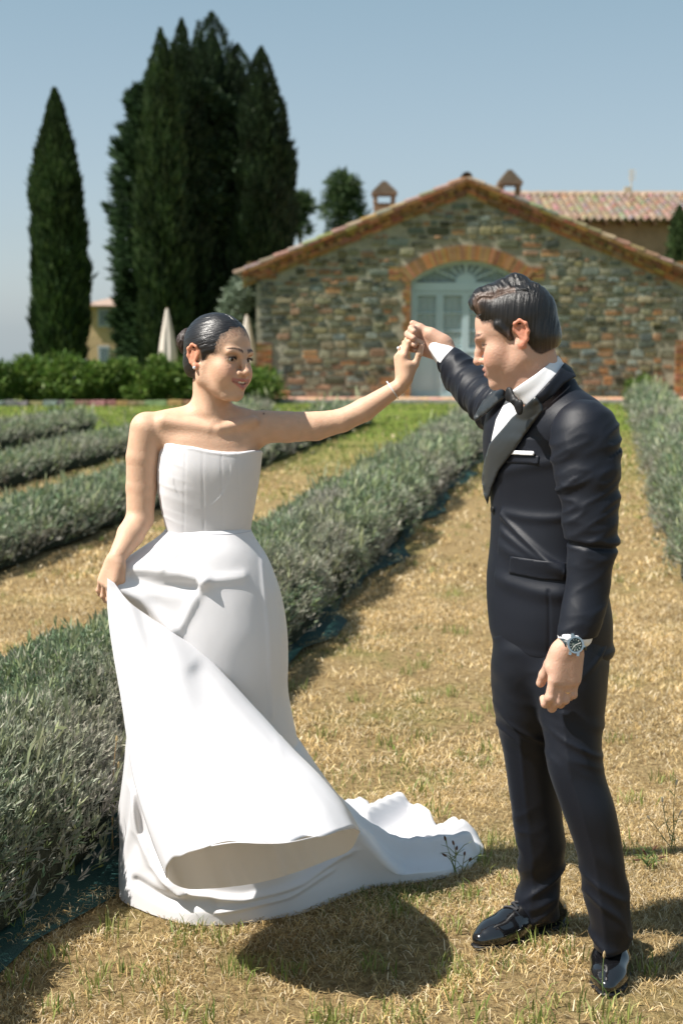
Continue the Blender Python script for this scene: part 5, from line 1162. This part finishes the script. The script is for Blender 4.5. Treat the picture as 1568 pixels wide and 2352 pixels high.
    for g in (-1, 1):
        for t in np.linspace(-1, 1, 17):
            p = H(.0895-.006*abs(t)**2, g*(.0325+.0125*t), .0038*(1-t*t)+.0008); e = H(.097-.007*abs(t)**2, g*(.0325+.0165*t), .0085*(1-t*t)+.002); A.tube([p, (p+e)/2+H.u*-.0008, e], [.0006, .0005, .0002], 4)
    A.build('eyelashes', M['black'], root)['kind'] = 'stuff'
    def comb(V, vn):
        p = H.loc(V); a = np.arctan2(p[:, 2]-.0, -(p[:, 0]+.11)); r = np.abs(p[:, 1]); 
        q = np.stack([np.sqrt((p[:, 0]+.15)**2*0+(p[:, 2]-.03-.35*(p[:, 0]+.1))**2)*330, p[:, 0]*14, r*100], -1); return (n3(q, 1, 51)-.5)*.0016
    def cb(V): p = H.loc(V); a = np.arctan2(p[:, 2]-.03, p[:, 1]+1e-6); return np.stack([a*42, p[:, 0]*22, np.hypot(p[:, 1], p[:, 2]-.03)*50], -1)
    hr.mesh('hair', .0020, M['hair2'], root, None, disp=comb, smooth=1, comb=cb)
    bn = Sdf(); bc = H(-.118, .0, .038)
    for i in range(3):
        rr_ = (.024, .017, .008)[i]; off = (-.006, -.020, -.030)[i]; pts = [bc+H.f*off*k+(H.s*math.cos(t)+H.u*math.sin(t))*rr_*k for t in np.linspace(0, 2*math.pi, 15)]
        bn.chain(pts, [(.0165, .0145, .011)[i]*k]*15, .003)
    def sw(V, vn): p = (V-bc)@H.R; a = np.arctan2(p[:, 2], p[:, 1]); r = np.hypot(p[:, 1], p[:, 2]); return (n3(np.stack([r*420+a*3, a*3+10, p[:, 0]*420], -1), 1, 52)-.5)*.004
    bn.mesh('hair_bun', .0026, M['hair2b'], root, None, disp=sw, smooth=1, comb=lambda V: np.stack([np.hypot(*(((V-bc)@H.R)[:, 1:].T))*900, ((V-bc)@H.R)[:, 0]*900, np.arctan2(*(((V-bc)@H.R)[:, 1:].T))*3], -1))
    A = Acc(); p = P(460, 856, 3.905); A.box(p, (.004, .003, .004), R=rotz(.7)); 
    e = Sdf(); e.ell(H(-.010, -.082, -.034), (.0048, .0048, .0048)); e.mesh('earring', .0012, M['gem'], root)
    # bracelet, ring
    def ringm(name, c, t, r, tr, mt, n=40, m=6, studs=0):
        t = nrm(t); a = nrm(np.cross(t, (0, .2, 1))); b = np.cross(t, a); A = Acc()
        if studs:
            for i in range(studs):
                u = 2*math.pi*i/studs; A.box(c+(a*math.cos(u)+b*math.sin(u))*r, (tr, tr, tr), R=np.stack([a*math.cos(u)+b*math.sin(u), -a*math.sin(u)+b*math.cos(u), t], 1))
        A.tube([c+(a*math.cos(u)+b*math.sin(u))*(r-tr*.3) for u in np.linspace(0, 2*math.pi, n)], tr*.7, m, cap=False); o = A.build(name, mt, root); return o
    o = ringm('bracelet', P(901, 896, 4.06), P(922, 884, 4.06)-P(785+50, 942, 4.06), .0285, .0019, M['gem'], studs=56); o['kind'] = 'stuff'
    q = LH[2]; c = q[0]*.45+q[1]*.55; ringm('ring', c, q[1]-q[0], .0088, .0011, M['steel'])
    e = Sdf(); gc = c+nrm(np.array((-1, -.25, .1)))*.0125; e.ell(gc, (.0048, .0058, .0052)); e.mesh('gemstone', .0015, M['gem'], root)
    # ---------------- bodice
    bd = Sdf(); br = [(1228, 385, 574, .66), (1200, 377, 577, .66), (1160, 367, 584, .67), (1115, 361, 592, .69), (1070, 362, 598, .70), (1035, 367, 601, .66), (1005, 372, 601, .60)]
    stk(bd, br, .002, .001, 2.3)
    ex = np.array([P(x, 1030, 3.9)[0] for x in (350, 375, 405, 440, 480, 520, 550, 575, 602, 620)]); ez = np.array([P(400, y, 3.90)[2] for y in (1016, 1019, 1024, 1027, 1036, 1041, 1041, 1036, 1031, 1030)])
    def top(q): return (np.interp(q[:, 0], ex, ez)-.02*np.clip((q[:, 1]-3.95)/.1, 0, 1))-q[:, 2]
    bd.add(lambda q: top(q), P(480, 1000, D1), 9, .0015, True)
    zs = P(480, 1228, 3.9)[2]
    def bf(V, vn):
        x, y, z = V.T; d = np.zeros(len(V)); xc = P(480, 1100, 3.9)[0]
        for o_, s_ in ((-.075, .10), (-.020, .03), (.035, -.03), (.085, -.10)): d -= .0008*np.exp(-((x-xc-o_-s_*(z-zs)*.4)/.0022)**2)*(y < 4.0)
        left = np.clip((P(450, 1100, 3.9)[0]-x)/.05, 0, 1); d += left*.0016*(1-np.abs(2*n3(np.stack([x*8, y*8, z*55+x*18], -1), 1, 61)-1))**2
        d += .003*(n3(V, 14, 62)-.5); d += .0016*np.exp(-((top(V)-.006)/.003)**2)
        return d
    bd.mesh('bodice', .0040, M['satin_w'], root, disp=bf, smooth=2)
    # ---------------- skirt with train (closed rings from the waist to the ground)
    lv = [(1222, 386, 574, 4.02, .082, 0), (1240, 368, 582, 4.02, .10, .0), (1265, 330, 597, 4.02, .125, -.02), (1295, 282, 615, 4.02, .145, -.07), (1325, 255, 628, 4.02, .160, -.13), (1360, 262, 640, 4.02, .17, -.13), (1400, 290, 650, 4.03, .19, -.06), (1450, 300, 658, 4.03, .20, 0), (1540, 302, 662, 4.04, .215, 0), (1600, 300, 661, 4.05, .225, 0), (1660, 297, 670, 4.06, .24, 0), (1730, 292, 684, 4.07, .26, 0)]
    n = 260; aa = np.linspace(0, 2*math.pi, n, endpoint=False); m = 60; L = cat([(y, xl, xr, d, ry, dl) for y, xl, xr, d, ry, dl in lv], m); V = []
    for y, xl, xr, d, ry, dl in L:
        a_, b_ = P(xl, y, d+dl*.8)[0], P(xr, y, d)[0]; z = P(480, y, d-.1)[2]; cx = (a_+b_)/2; hx_ = (b_-a_)/2
        for a in aa:
            c_, s_ = math.cos(a), math.sin(a); fx = -math.copysign(abs(c_)**.95, c_); w = max(0, -fx)
            pin = 1-.75*(w**1.5)*min(1, abs(dl)/.12); V.append((cx+hx_*fx, d+dl*w**1.5-math.copysign(abs(s_)**.95, s_)*ry*pin, z))
    V = np.array(V).reshape(m, n, 3)
    # ground outline, walked the same way round (starting at the left, then the front, right, back)
    og = [G(272, 1985), G(273, 2040), G(276, 2074), G(350, 2106), G(436, 2131), G(536, 2129), G(690, 2106), G(780, 2070), G(850, 2042), G(926, 2036), G(1044, 2018), G(1091, 1996), G(1112, 1962), G(1108, 1935), G(1040, 1925), G(1020, 1905, .03), G(980, 1895, .0), G(930, 1890), G(880, 1893), G(840, 1880), G(790, 1875), G(640, 1872), G(480, 1870), G(350, 1885), G(284, 1925)]
    og = np.array(og+[og[0]]); Lg = np.concatenate([[0], np.cumsum(np.linalg.norm(np.diff(og, axis=0), axis=1))])
    # match outline points to ring angles by their direction from the middle
    c0 = V[-1].mean(0); 
    dense = np.array([[np.interp(t, Lg, og[:, i]) for i in range(3)] for t in np.linspace(0, Lg[-1], 1200, endpoint=False)])
    key = np.interp(aa/(2*math.pi), [0, .10, .22, .30, .40, .50, .62, .80, 1], [0, .055, .145, .21, .33, .47, .60, .80, 1]); tgt = np.array([dense[int(k_*1200) % 1200] for k_ in key])
    for _ in range(10): tgt = (np.roll(tgt, 1, 0)+tgt*2+np.roll(tgt, -1, 0))/4
    m2 = 150; V2 = []; top_ = V[-1]; z0 = top_[0, 2]
    ridges = [((290, 1925), (330, 2000), .05, .016), ((330, 2000), (440, 2050), .045, .018), ((280, 2030), (460, 2100), .03, .02), ((460, 2100), (640, 2095), .035, .018), ((640, 2085), (860, 2025), .05, .022), ((560, 2050), (760, 2040), .035, .015), ((700, 2015), (1080, 1978), .075, .026), ((660, 1985), (900, 1975), .035, .03), ((900, 1975), (1050, 1945), .03, .02), ((840, 1935), (960, 1880), .10, .035), ((960, 1880), (1045, 1938), .06, .03), ((985, 1952), (1114, 1935), .060, .017), ((1000, 1990), (1088, 1994), .045, .016), ((930, 1880), (985, 1925), .07, .02), ((780, 1900), (860, 1885), .07, .03)]
    RG = [(G(*a), G(*b), h, w) for a, b, h, w in ridges]
    for i in range(1, m2+1):
        t = i/m2
        for j in range(n):
            p, g = top_[j], tgt[j]; hd = math.hypot(g[0]-p[0], g[1]-p[1]); dn = min(1, .34/max(hd, .01))      # share of the way spent falling
            te = t**.9; q = p[:2]+(g[:2]-p[:2])*(te**(1.25 if hd < .34 else 1.0)); f = np.clip(te/max(dn, .2), 0, 1); z = z0*(1-f)**1.15*(1 if f < 1 else 0)
            V2.append((q[0], q[1], max(z, .0)))
    V2 = np.array(V2); hang = np.concatenate([np.ones((m, n)), np.clip(V2[:, 2]/.10, 0, 1).reshape(m2, n)]); low = np.clip(1-V2[:, 2]/.22, 0, 1); hgt = np.zeros(len(V2))
    for a, b, h, w in RG:
        ab = (b-a)[:2]; t = np.clip(((V2[:, :2]-a[:2])@ab)/(ab@ab), 0, 1); ds = np.linalg.norm(V2[:, :2]-a[:2]-t[:, None]*ab, axis=1); hgt = np.maximum(hgt, h*(.55*np.exp(-(ds/w)**2)+.45*np.exp(-ds/(w*.8))))
    edge = np.tile(np.arange(1, m2+1)[:, None], (1, n)).ravel()/m2; ef = 1-np.clip((edge-.90)/.10, 0, 1)**2
    V2[:, 2] += low*(hgt*(.25+.75*ef)+.018*ef+.012*n3(np.stack([V2[:, 0]*7, V2[:, 1]*11, V2[:, 2]*3], -1), 1, 71)*ef)+.006
    V2 = V2.reshape(m2, n, 3)
    # soft vertical folds in the hanging part
    W = np.concatenate([V, V2], 0); mm = len(W)
    cx_ = W.mean(1, keepdims=True); tt = np.linspace(0, 1, mm)[:, None]; amp = .016*np.clip((tt-.28)/.3, 0, 1)*np.clip((W[:, :, 2]-.04)/.15, 0, 1)
    fo = np.sin(aa*9+tt*2.2)*.6+np.sin(aa*17+1+tt*3)*.3+np.sin(aa*5+.7)*.5; rd = W-cx_; rd[:, :, 2] = 0; rd /= np.linalg.norm(rd, axis=2, keepdims=True)+1e-6; W = W+rd*(amp*fo*hang)[:, :, None]
    def ridge_front(W, lst, dd):
        o = W.reshape(-1, 3).copy()
        for pts, am, wd_ in lst:
            q = np.array([P(x, y, dd) for x, y in pts]); best = np.full(len(o), 9.)
            for a, b in zip(q[:-1], q[1:]):
                ab = (b-a)[[0, 2]]; t = np.clip(((o[:, [0, 2]]-a[[0, 2]])@ab)/(ab@ab), 0, 1); best = np.minimum(best, np.linalg.norm(o[:, [0, 2]]-a[[0, 2]]-t[:, None]*ab, axis=1))
            o[:, 1] -= am*np.exp(-(best/wd_)**2)*(o[:, 1] < 4.03)
        return o.reshape(W.shape)
    W = ridge_front(W, [([(262, 1300), (340, 1302), (420, 1312), (470, 1330)], .018, .018), ([(340, 1262), (400, 1262), (440, 1268)], .004, .018), ([(375, 1300), (400, 1278), (405, 1262)], .006, .009), ([(258, 1345), (330, 1380), (400, 1440)], .02, .02), ([(470, 1330), (445, 1380), (420, 1430)], .009, .010), ([(480, 1330), (560, 1326)], .010, .010), ([(600, 1300), (618, 1450), (625, 1650)], .007, .008), ([(300, 1330), (380, 1345), (450, 1345)], -.014, .014)], 3.88)
    W = ridge_front(W, [([(284, 1860), (300, 1950), (340, 2012), (410, 2062)], .030, .014), ([(298, 1760), (330, 1880), (385, 1990)], .020, .014), ([(292, 1700), (300, 1820), (345, 1940)], -.012, .012), ([(300, 2070), (380, 2085), (480, 2080)], -.018, .016), ([(440, 2058), (560, 2075), (700, 2062), (800, 2030)], .018, .010), ([(500, 2100), (660, 2085), (760, 2060)], .012, .008)], 3.78)
    ii_ = np.arange(mm*n).reshape(mm, n); Q = np.stack([ii_[:-1], ii_[1:], np.roll(ii_, -1, 1)[1:], np.roll(ii_, -1, 1)[:-1]], -1).reshape(-1, 4)
    for _ in range(1): W[1:-1] = W[1:-1]*.6+.1*(W[:-2]+W[2:]+np.roll(W, 1, 1)[1:-1]+np.roll(W, -1, 1)[1:-1])
    W[:, :, 2] = np.maximum(W[:, :, 2], .004)
    mesh('skirt', W.reshape(-1, 3), Q[:, ::-1], M['satin_w'], root, smooth=True)
    # ---------------- front of the skirt swung towards the viewer, held up by one hand
    nu, nv = 70, 90
    le = cat([(247, 1328, 3.85), (247, 1381, 3.84), (252, 1440, 3.82), (261, 1501, 3.80), (281, 1617, 3.75), (293, 1700, 3.71), (310, 1800, 3.65), (340, 1900, 3.58), (366, 1972, 3.53), (383, 2014, 3.50)], nv)
    de = cat([(262, 1338, 3.85), (290, 1374, 3.84), (381, 1439, 3.84), (470, 1505, 3.83), (528, 1563, 3.82), (585, 1624, 3.81), (643, 1686, 3.79), (688, 1734, 3.76), (745, 1790, 3.71), (800, 1860, 3.65), (826, 1910, 3.60)], nv)
    hem = cat([(383, 2014, 3.50), (384, 1995, 3.46), (395, 1972, 3.42), (424, 1957, 3.37), (472, 1945, 3.32), (542, 1934, 3.28), (600, 1936, 3.26), (655, 1935, 3.26), (720, 1922, 3.32), (784, 1907, 3.43), (815, 1902, 3.53), (826, 1910, 3.60)], nu)
    lo_ = cat([(383, 2014, 3.50), (395, 2027, 3.54), (424, 2040, 3.59), (480, 2041, 3.63), (537, 2036, 3.65), (596, 2027, 3.67), (666, 2008, 3.68), (749, 1977, 3.67), (808, 1948, 3.64), (826, 1910, 3.60)], nu)
    def sheet(bottom, bul, fold):
        V = []; u = np.linspace(0, 1, nu)
        for i in range(nv):
            v = i/(nv-1)
            for j in range(nu):
                # Coons patch with the top shrunk to the hand
                e = le[i]*(1-u[j])+de[i]*u[j]; bb = bottom[j]-(bottom[0]*(1-u[j])+bottom[-1]*u[j]); w = v**2.2
                p = e+bb*w; w2 = math.sin(math.pi*u[j])*(v*(1-v)*1.6)
                d = p[2]-bul*w2*.5-fold*(v*(.004*math.sin(u[j]*13+v*2))+v**6*(.007*math.sin(u[j]*29+1)+.005*math.sin(u[j]*47+2))+v*.012*math.sin(u[j]*6.5+.8))*math.sin(math.pi*u[j])
                V.append(P(p[0], p[1], d))
        return np.array(V)
    ii_ = np.arange(nu*nv).reshape(nv, nu); Q = np.stack([ii_[:-1, :-1], ii_[1:, :-1], ii_[1:, 1:], ii_[:-1, 1:]], -1).reshape(-1, 4)
    Vf = sheet(hem, .12, 1).reshape(nv, nu, 3)
    Vf = ridge_front(Vf, [([(262, 1400), (330, 1600), (372, 1800), (400, 1930)], .010, .018), ([(400, 1480), (480, 1700), (560, 1900)], -.010, .04), ([(625, 1690), (650, 1780), (690, 1870), (715, 1925)], .009, .004), ([(690, 1800), (740, 1900)], -.014, .016), ([(560, 1880), (520, 1925)], .014, .012), ([(740, 1830), (790, 1890)], .014, .018), ([(300, 1420), (330, 1480), (420, 1560)], .012, .02), ([(600, 1850), (640, 1925)], .016, .014), ([(440, 1880), (430, 1950)], .012, .012), ([(660, 1840), (690, 1915)], .010, .010), ([(380, 1500), (420, 1700), (470, 1900)], .014, .05)], 3.6)
    o = mesh('swung_skirt_front', Vf.reshape(-1, 3), Q, M['satin_w'], root, smooth=True); sm = o.modifiers.new('thickness', 'SOLIDIFY'); sm.thickness = .003; sm.offset = 0
    mesh('skirt_lining', sheet(lo_, -.03, 1.3), Q, M['lining'], root, smooth=True)
    A = Acc(); hp_ = [P(x, y+1, d-.002) for x, y, d in hem]; A.tube(hp_, .0016, 6); A.build('hem', M['satin_w'], root, smooth=True)
    z = P(480, 1226, 3.93)[2]; ring = [V[1, j]*1.0 for j in range(n)]; A = Acc(); A.tube(ring+[ring[0]], .0014, 4, cap=False); A.build('waist_seam', mat('waist_seam', (.6, .6, .64), .6), root)
    return root
M['hair2'] = hairmat('sleek_black_hair', (.010, .009, .010), .26); M['hair2'].node_tree.nodes['Principled BSDF'].inputs['Base Color'].default_value = (.010, .009, .010, 1)
for q in (M['hair2'],):
    for l_ in list(q.node_tree.links):
        if l_.to_socket.name == 'Base Color': q.node_tree.links.remove(l_)
M['hair2b'] = hairmat('hair_bun', (.030, .016, .012), .36)
for q in (M['hair2b'],):
    for l_ in list(q.node_tree.links):
        if l_.to_socket.name == 'Base Color': q.node_tree.links.remove(l_)
    q.node_tree.nodes['Principled BSDF'].inputs['Base Color'].default_value = (.030, .016, .012, 1)
M['gem'] = mat('gem', (.85, .85, .88), .06, spec=1.0, Metallic=.35)
bride()
# ------------------------------------------------------------------ weeds standing in the meadow
def weed(x, y, label, stems, heads=(.05, .02, .012), leafy=0, seed=1, hcol=(.10, .05, .03), scol=(.16, .20, .07)):
    rn = random.Random(seed); b = G(x, y); r = empty('weed', tuple(b), label, 'weed'); A = Acc(); Hd = Acc()
    for (tx, ty, dd) in stems:
        t = P(tx, ty, b[1]+dd); m = (b+t)/2+np.array([rn.uniform(-.02, .02), 0, .02]); s = b+np.array([rn.uniform(-.015, .015), rn.uniform(-.01, .01), 0])
        pts = [s*(1-u)**2+m*2*u*(1-u)+t*u*u for u in np.linspace(0, 1, 9)]; A.tube(pts, np.linspace(.0016, .0009, 9), 5, tuple(q*rn.uniform(.8, 1.3) for q in scol))
        dr = nrm(pts[-1]-pts[-2]); Hd.tube([t-dr*.006, t, t+dr*.010, t+dr*.016], [.0012, .0036, .0032, .0008], 7, hcol)
        for k in range(leafy):
            u = rn.uniform(.15, .8); p = s*(1-u)**2+m*2*u*(1-u)+t*u*u; e = p+np.array([rn.uniform(-.05, .05), rn.uniform(-.03, .03), rn.uniform(.0, .04)]); A.tube([p, (p+e)/2+np.array([0, 0, .008]), e], [.0014, .0011, .0004], 4, scol)
    A.build('stem', M['leafs'], r)['kind'] = 'stuff'; Hd.build('seed_head', M['leafs'], r)['kind'] = 'stuff'
M['leafs'] = mat('weed_green', attr=True, rough=.7, spec=.2)
weed(1050, 2012, 'thin dark weed stalks with ribwort seed heads rising in front of the train end', [(1022, 1928, -.05), (1041, 1938, -.05), (1066, 1962, -.04), (1022, 1965, -.03), (1078, 1975, -.02), (1048, 1950, -.05)], leafy=2, seed=3)
weed(1395, 2310, 'single green stalk with pale seed head in front of the near shoe', [(1386, 2196, -.03), (1350, 2238, -.02)], hcol=(.50, .38, .22), scol=(.20, .30, .10), seed=4)
weed(165, 2030, 'tall green weed stems growing through the dark mat at the lower left', [(165, 1810, .0), (185, 1850, 0), (150, 1960, 0), (230, 1990, .05), (172, 1900, 0)], hcol=(.30, .32, .10), leafy=1, seed=5)
weed(50, 2140, 'thin yellow green weed stems near the lower left corner', [(55, 2010, 0), (60, 1950, .0), (20, 2120, -.05), (25, 2060, 0)], hcol=(.4, .36, .14), leafy=2, seed=6)
weed(262, 1960, 'dry straw coloured stalk beside the left edge of the gown', [(272, 1760, 0), (268, 1700, .0)], hcol=(.4, .3, .15), scol=(.42, .32, .14), seed=7)
weed(1540, 1960, 'wispy weed with pale fluffy head at the right edge of the meadow', [(1552, 1800, 0), (1520, 1840, 0), (1490, 1880, -.05), (1560, 1870, 0)], hcol=(.6, .52, .4), scol=(.12, .18, .07), leafy=4, seed=8)
weed(1490, 2000, 'small dark green weed clump to the right of the trouser leg', [(1480, 1960, 0), (1500, 1950, 0), (1515, 1970, 0), (1465, 1975, 0)], scol=(.10, .16, .05), leafy=6, seed=9)
